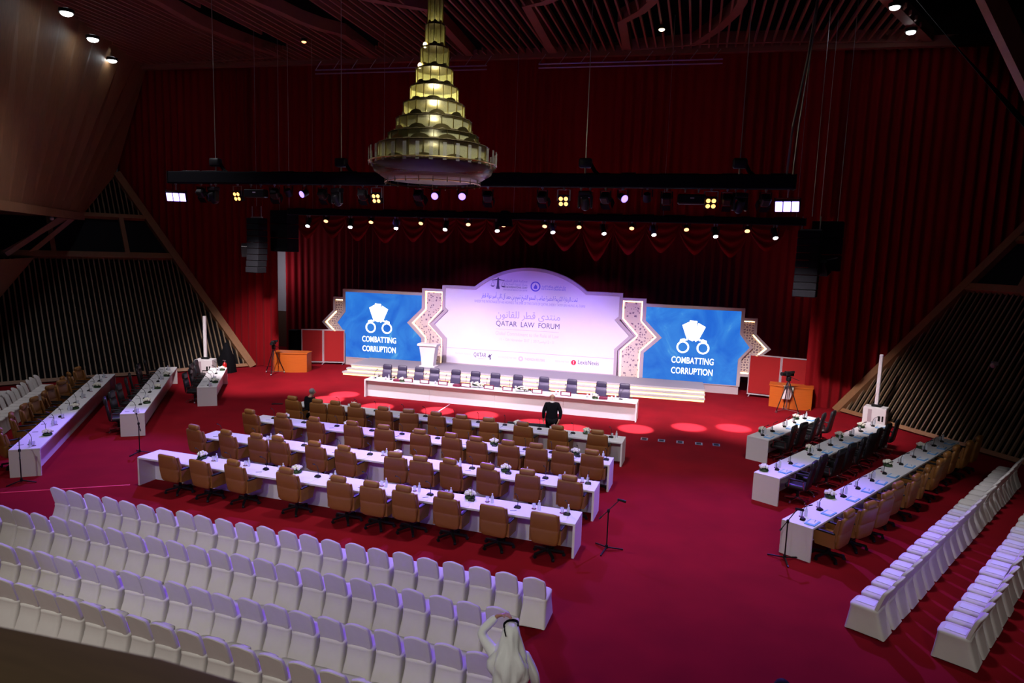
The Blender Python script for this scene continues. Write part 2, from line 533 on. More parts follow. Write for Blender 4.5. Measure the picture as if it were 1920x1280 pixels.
# slatted leaning walls: base corner, direction along base, direction up the slope per metre of height
LW = dict(o=V((-23.0, 28.74, 0)), b=V((-0.556, -0.831, 0)), s=V((-0.558, 0.33, 1.0)), n=V((0.71, -0.47, 0.53)), e=0.80)
RW = dict(o=V((4.88, 31.2, 0)), b=V((0.608, -0.794, 0)), s=V((0.536, 0.40, 1.0)), n=V((-0.66, -0.51, 0.55)), e=0.79)
for W, side in ((LW, 'left'), (RW, 'right')):
    o, b, n = W['o'], W['b'], W['n'].normalized()
    E = (EX * (-1 if side == 'left' else 1)) * W['e'] + V((0, 0, 1))      # edge along the curtain, per metre of height
    s = W['s']
    s = s - n * s.dot(n)
    s = s / s.z
    k = (E - s).dot(b)           # the edge walks k metres along the base per metre of height
    E = s + b * k
    P = lambda a, z, d=0.0: o + b * a + s * z + n * d
    back = MB()
    back.add([P(-0.0, 0, -0.12), P(16, 0, -0.12), P(16, 9.7, -0.12), P(k * 9.7, 9.7, -0.12)], [(0, 1, 2, 3)])
    wall = struct(back, 'wall_' + side, 'dark', 0)
    sl = MB()
    a = -2.0 if k < 0 else 0.1
    a = min(0.0, k * 9.7) + 0.15
    while a < 15.5:
        for z0, z1 in ((0.0, 5.3), (7.5, 9.5)):
            # clip against the diagonal edge a = k z
            if k > 0:
                zmax = a / k
                zz0, zz1 = z0, min(z1, zmax)
            else:
                zmin = a / k if a < 0 else 0
                zz0, zz1 = max(z0, zmin), z1
            if zz1 - zz0 > 0.1:
                sl.beam(P(a, zz0), P(a, zz1), 0.055, 0.10, tuple(n))
        a += 0.215
    sl.build('wall_slats', 'slat', wall, 0)
    fr = MB()
    fr.beam(o + n * 0.05 - E * 0.05, o + E * 9.6 + n * 0.05, 0.36, 0.3, tuple(n))
    fr.beam(P(k * 5.42, 5.42, 0.05), P(16, 5.42, 0.05), 0.3, 0.26, tuple(n))
    fr.beam(P(k * 7.35, 7.35, 0.05), P(16, 7.35, 0.05), 0.22, 0.24, tuple(n))
    fr.beam(P(-0.1, 0.06, 0.03), P(16, 0.06, 0.03), 0.16, 0.2, tuple(n))
    for am in (2.15 + k * 5.4, 5.2 + k * 5.4, 8.4 + k * 5.4):
        fr.beam(P(am, 5.5, 0.05), P(am, 7.3, 0.05), 0.2, 0.22, tuple(n))
    fr.build('wall_frame', 'beam', wall, 0)
    gl = MB()
    gl.add([P(k * 5.5, 5.5, -0.06), P(16, 5.5, -0.06), P(16, 7.3, -0.06), P(k * 7.3, 7.3, -0.06)], [(0, 1, 2, 3)])
    struct(gl, 'window_' + ('1' if side == 'left' else '2'), 'glassdark', 0)

# folded timber facet hanging over the stalls beside the slatted wall
mb = MB()
T1, T2 = V((-28.6, 28.3, 14.95)), V((-19.5, 10.3, 14.95))
Vx, K1, K2 = V((-30.63, 28.0, 9.55)), V((-30.4, 25.72, 7.3)), V((-20.2, 12.1, 7.3))
nrow = 14
for i in range(nrow):
    f0, f1 = i / nrow, (i + 1) / nrow
    mb.add([T1.lerp(T2, f0), T1.lerp(T2, f1), K1.lerp(K2, f1), K1.lerp(K2, f0)], [(0, 1, 2, 3)])
mb.add([T1, Vx, K1], [(0, 1, 2)])
mb.beam(K1 + V((0.06, 0, 0)), K2 + V((0.06, 0, 0)), 0.22, 0.34)
struct(mb, 'wall_left_facet', 'slab', 0)
mb = MB()
mb.add([(-30.54, 23.34, 5.3), (-30.44, 21.59, 3.55), (-30.6, 17.0, 1.0), (-24.5, 12.5, 1.0), (-25.0, 15.2, 5.3)], [(0, 1, 2, 3, 4)])
struct(mb, 'wall_left_base', 'slab', 0)
for i, (p, q) in enumerate((((-29.4, 24.4, 7.35), (-31.0, 22.2, 5.45)), ((-29.9, 25.0, 7.3), (-30.7, 23.2, 5.45)), ((-28.9, 23.7, 7.3), (-29.8, 21.5, 5.45)))):
    mb = MB()
    mb.beam(p, q, 0.14, 0.2)
    struct(mb, 'trim_%d' % (16 + i), 'beam', 0)
mb = MB()
mb.add([(7.6, 31.4, 14.95), (1.0, 17.5, 14.95), (6.0, 17.5, 9.0), (12.9, 31.9, 9.5)], [(0, 1, 2, 3)])
struct(mb, 'wall_right_facet', 'dark', 0)  # near-black colour stands in for shade on this unlit facet
mb = MB()
mb.beam((1.88, 14.38, 14.95), (7.4, 14.96, 5.0), 0.26, 0.3)
struct(mb, 'trim_19', 'beam', 0)

# backstage wall with a door, visible between the curtains
mb = MB()
mb.add([hall(-26, 7.0, 0), hall(22, 7.0, 0), hall(22, 7.0, 15), hall(-26, 7.0, 15)], [(0, 1, 2, 3)])
wb = struct(mb, 'wall_back', 'plaster', 0)
mb = MB()
mb.box((0, 0, 1.1), (1.3, 0.1, 2.2))
dr = mb.build('door_1', 'doorwood', None, 0, kind='structure')
p = hall(-16.05, 6.9, 0)
dr.location = p
dr.rotation_euler = (0, 0, A5)


# ------------------------------------------------------------------ curtains
def drape(p0, p1, z0, z1, pitch=0.42, amp=0.09, nz=3, seed=1, wob=0.5, hem=None):
    rnd = random.Random(seed)
    p0, p1 = V((*p0, 0)), V((*p1, 0))
    L = (p1 - p0).length
    d = (p1 - p0) / L
    n = V((d.y, -d.x, 0))
    ph = [rnd.uniform(0, 6.28) for _ in range(4)]
    N = int(L / pitch * 10)
    vs, fs = [], []
    for k in range(nz + 1):
        for i in range(N + 1):
            s_ = L * i / N
            t = 2 * PI * s_ / pitch
            a = amp * (0.75 + 0.45 * math.sin(s_ * 1.3 + ph[0]))
            y = a * math.sin(t + wob * math.sin(s_ * 2.1 + ph[1]) + 0.6 * math.sin(s_ * 0.7 + ph[2])) + 0.05 * math.sin(s_ * 0.9 + ph[3])
            y *= 0.6 + 0.4 * (1 - k / nz)
            z = z0 + (z1 - z0) * k / nz
            vs.append(tuple(p0 + d * s_ + n * y + V((0, 0, z))))
    for k in range(nz):
        for i in range(N):
            a = k * (N + 1) + i
            fs.append((a, a + 1, a + N + 2, a + N + 1))
    return MB().add(vs, fs)


def cur(u0, u1, v, z0, z1, name, label, seed, **k):
    a, b = hall(u0, v, 0), hall(u1, v, 0)
    mb_ = drape((a.x, a.y), (b.x, b.y), z0, z1, seed=seed, **k)
    return mb_.build(name, 'curtain', None, 80, label=label, cat='curtain')


cur(-15.35, 16.6, 5.6, 0.02, 14.9, 'back_curtain', 'tall pleated red curtain behind the blue screens and white banner', 3, amp=0.08)
cur(-21.9, -12.6, 0.32, 0.02, 14.95, 'side_curtain', 'full-height red curtain beside the fire extinguisher, edge lit by the stage', 5)
cur(12.62, 21.5, 0.36, 0.02, 14.95, 'side_curtain', 'full-height dark red curtain beside the second slatted wall', 6, amp=0.12)
cur(-13.6, 12.9, -0.18, 7.55, 14.9, 'border_curtain', 'upper red pleated curtain hanging above the scalloped swags', 7, amp=0.10)
# swags
val = thing('swag_valance', 'scalloped red swag valance under the upper curtain', 'valance', tuple(hall(0, -0.3, 0)), A5)
SW = [-12.62, -11.2, -9.85, -8.55, -7.25, -5.75, -4.45, -3.05, -1.6, -0.2, 1.28, 2.75, 4.12, 5.5, 6.9, 8.35, 9.8, 11.2]
DEP = [1.5, 1.0, 0.95, 1.05, 1.1, 1.0, 1.02, 0.98, 1.05, 1.0, 1.2, 1.6, 1.28, 1.15, 1.18, 1.25, 0.95]
for i in range(17):
    a, b, D = SW[i] - 0.05, SW[i + 1] + 0.05, DEP[i] + 0.15
    vs, fs = [], []
    NU, NV = 16, 14
    for j in range(NV + 1):
        t = j / NV
        for k in range(NU + 1):
            s_ = k / NU
            sag = math.sin(PI * s_) ** 0.55
            z = 7.85 - t * (0.12 + D * sag)
            y = -0.1 - 0.06 * math.sin(t * 7 * PI + 1.5 * math.sin(PI * s_)) * sag - 0.16 * sag * t
            vs.append((a + (b - a) * (s_ + 0.06 * math.sin(2 * PI * s_) * t), y, z))
    for j in range(NV):
        for k in range(NU):
            q = j * (NU + 1) + k
            fs.append((q, q + 1, q + NU + 2, q + NU + 1))
    MB().add(vs, fs).build('swag', 'curtain', val, 80)

# ceiling trusses with violet tubes at the top of the curtain
for (u0, u1, lab) in ((-9.9, -1.7, 'violet double tube under the ceiling behind the chandelier'), (0.6, 8.2, 'violet double tube under the ceiling, away from the chandelier')):
    t = thing('ceiling_batten', lab, 'batten', tuple(hall((u0 + u1) / 2, -0.75, 14.3)), A5)
    h = (u1 - u0) / 2
    for z in (0.0, -0.16):
        MB().cyl((-h, 0, z), (h, 0, z), 0.03, n=8).build('tube', 'violettape', t)
    g = MB()
    kk = -h
    while kk < h:
        g.cyl((kk, 0, 0), (kk + 0.3, 0, 0.4), 0.015, n=6)
        kk += 0.9
    g.build('brace', 'steel', t)

# ------------------------------------------------------------------ stage platform with lit steps
# local frame: x along the front edge, y back towards the curtain
STG = thing('stage_platform', 'low grey stage with three white steps edged in warm light', 'stage', (-17.5, 29.2, 0), math.radians(4.95))
SL = 16.95
MB().prism([(0, 0.08), (SL, 0.08), (SL, 1.95), (0, 2.28)], 0.0, 0.5, lambda a, b, d: (a, b, d)).build('deck', 'stage', STG, 0)
for i, (dx, dep) in enumerate(((0.0, 0.10), (0.15, 0.26), (0.30, 0.42))):
    zt = 0.5 - 0.165 * i
    MB().box((SL / 2 - dx / 2 - 0.0, 0.1 - dep / 2, zt - 0.03), (SL + dx, dep, 0.075)).build('step', 'stepwhite', STG, 0)
    MB().box((SL / 2 - dx / 2, 0.1 - dep + 0.05, zt - 0.115), (SL + dx - 0.06, 0.02, 0.09)).build('step_light', 'ledstep', STG, 0)

# ------------------------------------------------------------------ backdrop: banner, two screens, four lattice panels
BD = (-19.35, 31.77, 0.0)
BR = math.radians(3.78)
FN = lambda a, b, d: (a, -d, b)
CX = 10.1
mir = lambda poly: [(2 * CX - a, b) for a, b in poly][::-1]


def text(body, width, cx, z, d, m, parent, h=None, bold=0.0, name='lettering', spacing=1.0):
    c = bpy.data.curves.new('t', 'FONT')
    c.body = body
    c.size = 1.0
    c.offset = bold
    c.space_character = spacing
    c.extrude = 0.002
    c.resolution_u = 3
    o = bpy.data.objects.new('t', c)
    COL.objects.link(o)
    dg = bpy.context.evaluated_depsgraph_get()
    dg.update()
    me = bpy.data.meshes.new_from_object(o.evaluated_get(dg))
    bpy.data.objects.remove(o)
    xs = [v.co.x for v in me.vertices] or [0, 1]
    x0, x1 = min(xs), max(xs)
    sx = width / (x1 - x0)
    sz = sx if h is None else h / 0.70
    for v in me.vertices:
        x, y, e = v.co
        v.co = (cx + (x - (x0 + x1) / 2) * sx, -d - e, z + y * sz)
    me.materials.clear()
    me.materials.append(M[m])
    me.name = name
    return link(name, me, parent)


FORMS = {}
for base, letters in ((0xFE8F, 'ب'), (0xFE95, 'ت'), (0xFE99, 'ث'), (0xFE9D, 'ج'), (0xFEA1, 'ح'), (0xFEA5, 'خ'), (0xFEB1, 'س'), (0xFEB5, 'ش'), (0xFEB9, 'ص'), (0xFEBD, 'ض'), (0xFEC1, 'ط'), (0xFEC5, 'ظ'), (0xFEC9, 'ع'), (0xFECD, 'غ'), (0xFED1, 'ف'), (0xFED5, 'ق'), (0xFED9, 'ك'), (0xFEDD, 'ل'), (0xFEE1, 'م'), (0xFEE5, 'ن'), (0xFEE9, 'ه'), (0xFEF1, 'ي'), (0xFE89, 'ئ')):
    FORMS[letters] = (base, base + 1, base + 2, base + 3)
for base, letters in ((0xFE8D, 'ا'), (0xFE93, 'ة'), (0xFEA9, 'د'), (0xFEAB, 'ذ'), (0xFEAD, 'ر'), (0xFEAF, 'ز'), (0xFEED, 'و'), (0xFEEF, 'ى'), (0xFE81, 'آ'), (0xFE83, 'أ'), (0xFE87, 'إ')):
    FORMS[letters] = (base, base + 1)


def shape(word):
    out = []
    for i, ch in enumerate(word):
        f = FORMS.get(ch)
        if not f:
            out.append(ch)
            continue
        pj = i > 0 and len(FORMS.get(word[i - 1], ())) == 4
        nj = i + 1 < len(word) and word[i + 1] in FORMS and len(f) == 4
        out.append(chr(f[3] if pj and nj else f[2] if nj else f[1] if pj else f[0]))
    return ''.join(out[::-1])


def arabic(s):
    return ' '.join(shape(wd) for wd in s.split()[::-1])


# screens
SO = [(-0.04, 0.38), (-0.04, 1.70), (-0.50, 2.24), (-0.04, 2.88), (-0.04, 4.04), (4.46, 4.04), (4.46, 3.26), (3.70, 2.46), (4.46, 1.66), (4.46, 0.38)]
SI = [(0.11, 0.42), (0.11, 1.66), (-0.36, 2.24), (0.11, 2.84), (0.11, 3.90), (4.42, 3.90), (4.42, 3.24), (3.62, 2.46), (4.42, 1.68), (4.42, 0.42)]
for side in (0, 1):
    lab = 'blue video screen behind the lectern showing white handcuffs' if side == 0 else 'blue video screen with white handcuffs, far from the lectern'
    t = thing('video_screen', lab, 'screen', BD, BR, 'blue screens flanking the banner')
    mm = (lambda p: p) if side == 0 else mir
    MB().prism(mm(SI), 0.16, 0.20, FN).build('display', 'screen', t, 0)
    MB().ringprism(mm(SO), mm(SI), 0.0, 0.24, FN).build('frame', 'pinkgrey', t, 0)
    MB().prism(mm([(0.0, 0.0), (0.0, 0.38), (4.46, 0.38), (4.46, 0.0)]), 0.05, 0.2, FN).build('plinth', 'pinkgrey', t, 0)
    c = 2.02 if side == 0 else 18.03
    text('COMBATTING', 1.93, c + 0.02, 1.31, 0.205, 'whiteglow', t, 0.30, 0.006)
    text('CORRUPTION', 1.90, c + 0.02, 0.80, 0.205, 'whiteglow', t, 0.30, 0.006)
    e = MB()
    for sx in (-1, 1):
        n = 28
        o_ = [(c + sx * 0.46 + 0.29 * math.cos(k * 2 * PI / n), 2.08 + 0.29 * math.sin(k * 2 * PI / n)) for k in range(n)]
        i_ = [(c + sx * 0.46 + 0.215 * math.cos(k * 2 * PI / n), 2.08 + 0.215 * math.sin(k * 2 * PI / n)) for k in range(n)]
        e.ringprism(o_, i_, 0.205, 0.212, FN)
        e.prism([(c + sx * a, b) for a, b in ((0.30, 2.40), (0.62, 2.33), (0.60, 2.44), (0.42, 2.50), (0.36, 2.46), (0.28, 2.50), (0.24, 2.42))], 0.205, 0.212, FN)
    e.prism([(c - 0.30, 2.47), (c - 0.55, 3.12), (c - 0.22, 3.30), (c - 0.08, 2.60)], 0.205, 0.212, FN)
    e.prism([(c - 0.22, 2.45), (c - 0.22, 3.36), (c + 0.13, 3.34), (c + 0.11, 2.45), (c - 0.05, 2.38)], 0.205, 0.213, FN)
    e.prism([(c + 0.0, 2.55), (c + 0.18, 3.26), (c + 0.52, 3.08), (c + 0.24, 2.45), (c + 0.1, 2.36)], 0.205, 0.211, FN)
    e.build('handcuff_emblem', 'whiteglow', t, 0)

# lattice zigzags
LO = [(4.44, 0.38), (4.44, 1.67), (3.69, 2.46), (4.44, 3.26), (4.44, 4.27), (5.60, 4.27), (5.60, 3.22), (4.92, 2.47), (5.66, 1.70), (5.60, 0.38)]
LI = [(4.60, 0.38), (4.60, 1.73), (3.88, 2.46), (4.60, 3.20), (4.60, 4.14), (5.53, 4.14), (5.53, 3.26), (4.80, 2.47), (5.56, 1.72), (5.53, 0.38)]
PO = [(0.0, 0.86), (-0.62, 0.86), (-0.62, 1.60), (-1.30, 2.22), (-0.62, 2.88), (-0.62, 3.60), (0.02, 3.60), (0.02, 2.84), (-0.44, 2.24), (0.02, 1.66)]
PI_ = [(0.0, 1.0), (-0.50, 1.0), (-0.50, 1.64), (-1.12, 2.22), (-0.50, 2.84), (-0.50, 3.47), (-0.04, 3.47), (-0.04, 2.86), (-0.52, 2.24), (-0.04, 1.64)]
for k, (O_, I_, mm, lab) in enumerate(((LO, LI, lambda p: p, 'glowing zigzag lattice panel right behind the white lectern'), (LO, LI, mir, 'glowing zigzag lattice panel between banner and screen, far from lectern'), (PO, PI_, lambda p: p, 'short glowing zigzag lattice behind red screens by the tripod without jacket'), (PO, PI_, mir, 'short glowing zigzag lattice beside red screens near the striped jacket'))):
    t = thing('lattice_panel', lab, 'panel', BD, BR, 'glowing zigzag lattice panels')
    dz = 0.06 if k < 2 else 0.0
    MB().prism(mm(I_), -0.02 + dz, 0.08 + dz, FN).build('lattice', 'lat', t, 0)
    MB().ringprism(mm(O_), mm(I_), 0.0 + dz, 0.2 + dz, FN).build('frame', 'pinkgrey', t, 0)
    g = MB()
    pl = mm(I_)
    cxx = sum(a for a, b in pl) / len(pl)
    for (a0, b0), (a1, b1) in zip(pl, pl[1:] + pl[:1]):
        if abs(b0 - b1) < 0.01 and b0 < 0.5:
            continue
        if k >= 2 and max(abs(a0 - (-0.04 if k == 2 else 20.24)), abs(a1 - (-0.04 if k == 2 else 20.24))) < 0.6 and abs(b0 - b1) > 0.3:
            continue
        dx, dz_ = a1 - a0, b1 - b0
        L = math.hypot(dx, dz_)
        nx, nz = -dz_ / L, dx / L
        if inside(((a0 + a1) / 2 + nx * 0.01, (b0 + b1) / 2 + nz * 0.01), pl):
            sg = 1
        else:
            sg = -1
        p = [(a0, b0), (a1, b1), (a1 + nx * sg * 0.05, b1 + nz * sg * 0.05), (a0 + nx * sg * 0.05, b0 + nz * sg * 0.05)]
        g.prism(p, 0.08 + dz, 0.10 + dz, FN)
    g.build('light_strip', 'led', t, 0)

# banner
arc = []
R0 = (2.83 ** 2 + 1.03 ** 2) / (2 * 1.03)
for i in range(25):
    a = 2.83 - 5.66 * i / 24
    arc.append((CX + a, 5.52 - R0 + math.sqrt(R0 * R0 - a * a)))
half = [(5.66, 0.38), (5.68, 1.72), (4.94, 2.47), (5.66, 3.20), (5.55, 3.30), (5.55, 4.49)]
CO = mir(half)[::1][:]
CO = [(2 * CX - a, b) for a, b in half] + arc + half[::-1]
CO = CO
cxm, czm = CX, 2.4


def inset(poly, d):
    out = []
    n = len(poly)
    area = sum(poly[i][0] * poly[(i + 1) % n][1] - poly[(i + 1) % n][0] * poly[i][1] for i in range(n))
    sg = 1 if area > 0 else -1
    for i in range(n):
        p0, p1, p2 = V(poly[i - 1]), V(poly[i]), V(poly[(i + 1) % n])
        e1, e2 = (p1 - p0).normalized(), (p2 - p1).normalized()
        n1, n2 = V((-e1.y, e1.x)) * sg, V((-e2.y, e2.x)) * sg
        m_ = (n1 + n2)
        m_ = m_ / max(0.35, m_.dot(n1)) if m_.length > 1e-4 else n1
        q = p1 + m_ * d
        out.append((q.x, q.y))
    return out


CI = inset(CO, 0.15)
t = thing('stage_banner', 'large arched white event banner at the centre of the stage', 'banner', BD, BR)
MB().prism(CI, 0.10, 0.26, FN).build('face', 'print_', t, 0)
MB().ringprism(CO, CI, 0.0, 0.32, FN).build('frame', 'pinkgrey', t, 0)
D = 0.263
for a in ((arabic('منتدى قطر للقانون'), 3.25, 10.03, 3.00, 'inkmid', 0.34, 0.0),
          ('QATAR  LAW  FORUM', 3.22, 10.03, 2.58, 'ink', 0.26, 0.0),
          ('Global Commitment to the Rule of Law', 3.22, 10.02, 2.12, 'inkpale', 0.18, 0.0),
          ('11 - 12th November 2017  |  ' + '2017' + arabic('نوفمبر') + '12 - 11', 2.75, 10.02, 1.84, 'inkpale', 0.14, 0.0),
          (arabic('تحت الرعاية الكريمة لحضرة صاحب السمو الشيخ تميم بن حمد آل ثاني أمير دولة قطر'), 4.85, 10.05, 3.96, 'inkblue', 0.22, 0.0),
          ('UNDER THE PATRONAGE OF HIS HIGHNESS THE EMIR OF THE STATE OF QATAR, SHEIKH TAMIM BIN HAMAD AL-THANI', 5.6, 10.06, 3.70, 'inkmid', 0.13, 0.0),
          (arabic('محكمة قطر الدولية'), 1.2, 9.35, 4.80, 'inkmid', 0.12, 0.0),
          (arabic('ومركز تسوية المنازعات'), 1.2, 9.35, 4.64, 'inkmid', 0.10, 0.0),
          ('QATAR INTERNATIONAL COURT', 1.22, 9.35, 4.49, 'ink', 0.09, 0.0),
          ('AND DISPUTE RESOLUTION CENTRE', 1.22, 9.35, 4.36, 'inkmid', 0.08, 0.0),
          (arabic('مركز حكم القانون ومكافحة الفساد'), 1.2, 11.28, 4.60, 'inkblue', 0.11, 0.0),
          ('RULE OF LAW & ANTI-CORRUPTION CENTRE', 1.2, 11.28, 4.47, 'inkblue', 0.085, 0.0),
          ('PLATINUM SPONSOR', 0.82, 6.72, 0.99, 'inkpale', 0.09, 0.0),
          ('QATAR', 0.66, 7.62, 0.93, 'ink', 0.22, 0.0),
          ('AIRWAYS', 0.4, 7.72, 0.82, 'inkmid', 0.06, 0.0),
          ('KNOWLEDGE PARTNER', 0.95, 9.05, 0.95, 'inkpale', 0.09, 0.0),
          ('THOMSON REUTERS', 1.02, 10.46, 0.92, 'inkmid', 0.12, 0.0),
          ('MEDIA PARTNER', 0.68, 11.85, 0.94, 'inkpale', 0.09, 0.0),
          ('LexisNexis', 1.02, 13.15, 0.92, 'ink', 0.21, 0.0)):
    text(a[0], a[1], a[2], a[3], D, a[4], t, a[5], a[6])
MB().box((10.03, -D, 2.42), (3.2, 0.006, 0.012)).build('rule_line', 'inkmid', t, 0)
MB().box((CX, -D, 1.30), (8.7, 0.006, 0.018)).build('rule_line', 'inkmid', t, 0)
g = MB()
g.prism([(8.42, 4.95), (8.46, 5.0), (8.50, 4.95), (8.52, 4.60), (8.56, 4.42), (8.36, 4.42), (8.40, 4.60)], D, D + 0.006, FN)
g.prism([(8.14, 4.83), (8.14, 4.86), (8.46, 4.92), (8.78, 4.86), (8.78, 4.83), (8.46, 4.87)], D, D + 0.006, FN)
for sx in (-0.27, 0.27):
    g.prism([(8.46 + sx - 0.11, 4.58), (8.46 + sx + 0.11, 4.58), (8.46 + sx + 0.05, 4.52), (8.46 + sx - 0.05, 4.52)], D, D + 0.006, FN)
    g.prism([(8.46 + sx - 0.10, 4.58), (8.46 + sx, 4.84), (8.46 + sx - 0.085, 4.58)], D, D + 0.006, FN)
    g.prism([(8.46 + sx + 0.10, 4.58), (8.46 + sx, 4.84), (8.46 + sx + 0.085, 4.58)], D, D + 0.006, FN)
g.build('scales_emblem', 'ink', t, 0)
n = 28
circ = lambda x, z, r: [(x + r * math.cos(k * 2 * PI / n), z + r * math.sin(k * 2 * PI / n)) for k in range(n)]
g = MB().ringprism(circ(10.37, 4.62, 0.25), circ(10.37, 4.62, 0.19), D, D + 0.006, FN)
g.prism([(10.27, 4.55), (10.30, 4.50), (10.44, 4.50), (10.47, 4.55), (10.44, 4.66), (10.39, 4.70), (10.38, 4.78), (10.35, 4.70), (10.31, 4.64)], D, D + 0.006, FN)
g.build('round_emblem', 'inkblue', t, 0)
g = MB().prism([(8.02, 0.95), (8.08, 1.02), (8.10, 1.10), (8.16, 1.06), (8.28, 1.14), (8.20, 1.04), (8.18, 0.95), (8.21, 0.86), (8.14, 0.80), (8.13, 0.93)], D, D + 0.006, FN)
g.build('oryx_emblem', 'ink', t, 0)
MB().ringprism(circ(9.75, 0.98, 0.125), circ(9.75, 0.98, 0.06), D, D + 0.006, FN).build('dotted_emblem', 'inkpink', t, 0)
MB().prism(circ(12.42, 0.98, 0.125), D, D + 0.006, FN).build('ball_emblem', 'inkred', t, 0)
MB().prism([(12.40, 1.06), (12.44, 1.06), (12.43, 0.90), (12.41, 0.90)], D + 0.006, D + 0.009, FN).build('ball_emblem', 'paper', t, 0)

# ------------------------------------------------------------------ lectern
t = thing('lectern', 'white tapering lectern with microphone on the stage before the lattice', 'lectern', (-13.85, 30.45, 0.5), BR)
sq = lambda hx, hy, z, oy=0: [(-hx, -hy + oy, z), (hx, -hy + oy, z), (hx, hy + oy, z), (-hx, hy + oy, z)]
MB().loft([sq(0.30, 0.2, 0.06), sq(0.34, 0.22, 0.5), sq(0.42, 0.26, 1.05)]).build('column', 'white', t, 0)
MB().loft([sq(0.40, 0.28, 0.0), sq(0.40, 0.28, 0.05), sq(0.33, 0.22, 0.07)]).build('foot', 'white', t, 0)
MB().loft([sq(0.50, 0.32, 1.05), sq(0.50, 0.32, 1.09), sq(0.50, 0.30, 1.15)]).build('top', 'white', t, 0)
MB().tube([(0.0, 0.1, 1.1), (0.0, 0.12, 1.35), (0.0, 0.22, 1.48)], 0.012).build('gooseneck', 'black', t)

# ------------------------------------------------------------------ furniture prototypes
LOSE = (0, 0, -60)


def ring(c, hw, hd, e=4.0, n=20):
    out = []
    for k in range(n):
        a = 2 * PI * k / n
        ca, sa = math.cos(a), math.sin(a)
        out.append((c[0] + hw * math.copysign(abs(ca) ** (2 / e), ca), c[1] + hd * math.copysign(abs(sa) ** (2 / e), sa), c[2]))
    return out


def office_chair(name, cat, lm, base, headrest=True, casters=True, style='broad'):
    t = thing(name, 'office chair', cat)
    MB().rbox((0, 0.02, 0.46), (0.54, 0.52, 0.13), 0.05).build('seat', lm, t, 80)
    b = MB()
    if style == 'broad':
        prof = [(0.33, 0.20, 0.03, -0.245), (0.36, 0.25, 0.05, -0.25), (0.45, 0.275, 0.055, -0.262), (0.6, 0.285, 0.052, -0.285), (0.66, 0.286, 0.05, -0.292), (0.67, 0.280, 0.046, -0.294), (0.68, 0.284, 0.05, -0.296), (0.85, 0.275, 0.05, -0.325), (0.96, 0.262, 0.048, -0.345), (1.0, 0.245, 0.035, -0.352), (1.012, 0.20, 0.012, -0.354)]
    else:
        prof = [(0.40, 0.18, 0.02, -0.23), (0.44, 0.225, 0.04, -0.24), (0.6, 0.235, 0.045, -0.265), (0.8, 0.232, 0.045, -0.30), (0.98, 0.215, 0.042, -0.335)]
    b.loft([ring((0, y, z), hw, hd) for z, hw, hd, y in prof])
    b.build('backrest', lm, t, 80)
    if style == 'broad':
        # padded wings that turn forward at the sides of the back
        for sx in (-1, 1):
            wgs = MB().loft([ring((sx * (0.262 - 0.012 * k / 4), -0.19 - 0.085 * k / 4, 0.50 + 0.115 * k), 0.028, 0.075 - 0.012 * k, 3, 12) for k in range(5)])
            wgs.build('back_wing', lm, t, 80)
    if headrest:
        if style == 'broad':
            MB().rbox((0, -0.335, 1.06), (0.36, 0.13, 0.16), 0.06, 3).build('headrest', lm, t, 80)
        else:
            hb = MB().loft([ring((0, y, z), hw, hd) for z, hw, hd, y in ((0.985, 0.215, 0.05, -0.335), (1.0, 0.22, 0.055, -0.338), (1.10, 0.215, 0.055, -0.35), (1.17, 0.20, 0.045, -0.355), (1.19, 0.16, 0.02, -0.355))])
            hb.build('headrest', 'purpledark' if lm == 'purple' else lm, t, 80)
    for sx in (-1, 1):
        if style == 'broad':
            a = MB().loft([[(sx * 0.275 + q, y, z) for q, y, z in ((-0.04, -0.24, z0), (0.04, -0.24, z0), (0.04, 0.20 - dy, z0), (-0.04, 0.20 - dy, z0))] for z0, dy in ((0.36, 0.06), (0.64, -0.04))])
            arm = a.build('armrest', lm, t, 0)
            MB().rbox((sx * 0.275, 0.0, 0.655), (0.085, 0.46, 0.035), 0.016).build('arm_pad', 'black', arm, 80)
        else:
            arm = MB().tube([(sx * 0.27, -0.2, 0.45), (sx * 0.29, -0.18, 0.66), (sx * 0.29, 0.16, 0.66), (sx * 0.27, 0.18, 0.46)], 0.016).build('armrest', base, t)
            MB().rbox((sx * 0.29, -0.01, 0.675), (0.075, 0.36, 0.04), 0.018).build('arm_pad', 'black', arm, 80)
    MB().cyl((0, 0, 0.1), (0, 0, 0.42), 0.035, n=10).cyl((0, 0, 0.34), (0, 0, 0.40), 0.09, n=10).build('column', 'black', t)
    s = MB()
    cas = []
    for k in range(5):
        a = k * 2 * PI / 5 + 0.3
        tip = (0.31 * math.cos(a), 0.31 * math.sin(a), 0.085)
        s.beam((0.02 * math.cos(a), 0.02 * math.sin(a), 0.13), tip, 0.05, 0.035)
        cas.append(MB().cyl((tip[0] - 0.022 * math.sin(a), tip[1] + 0.022 * math.cos(a), 0.033), (tip[0] + 0.022 * math.sin(a), tip[1] - 0.022 * math.cos(a), 0.033), 0.032, n=10).cyl(tip, (tip[0], tip[1], 0.04), 0.012, n=6))
    s.cyl((0, 0, 0.09), (0, 0, 0.16), 0.05, n=10)
    if not casters:
        for c in cas:
            s.add(c.v, c.f)
    s.build('star_base', base, t)
    if casters:
        for c in cas:
            c.build('caster', 'black', t)
    t.location = LOSE
    return t


P_CAR = office_chair('office_chair', 'chair', 'caramel', 'black', True, True)
P_CAR2 = office_chair('office_chair', 'chair', 'caramel', 'black', True, False)
P_CAR.scale = P_CAR2.scale = (1.09, 1.05, 1.05)
P_BLK = office_chair('office_chair', 'chair', 'blackleather', 'chrome', True, False, 'narrow')
P_STG = office_chair('office_chair', 'chair', 'purple', 'black', True, False, 'narrow')


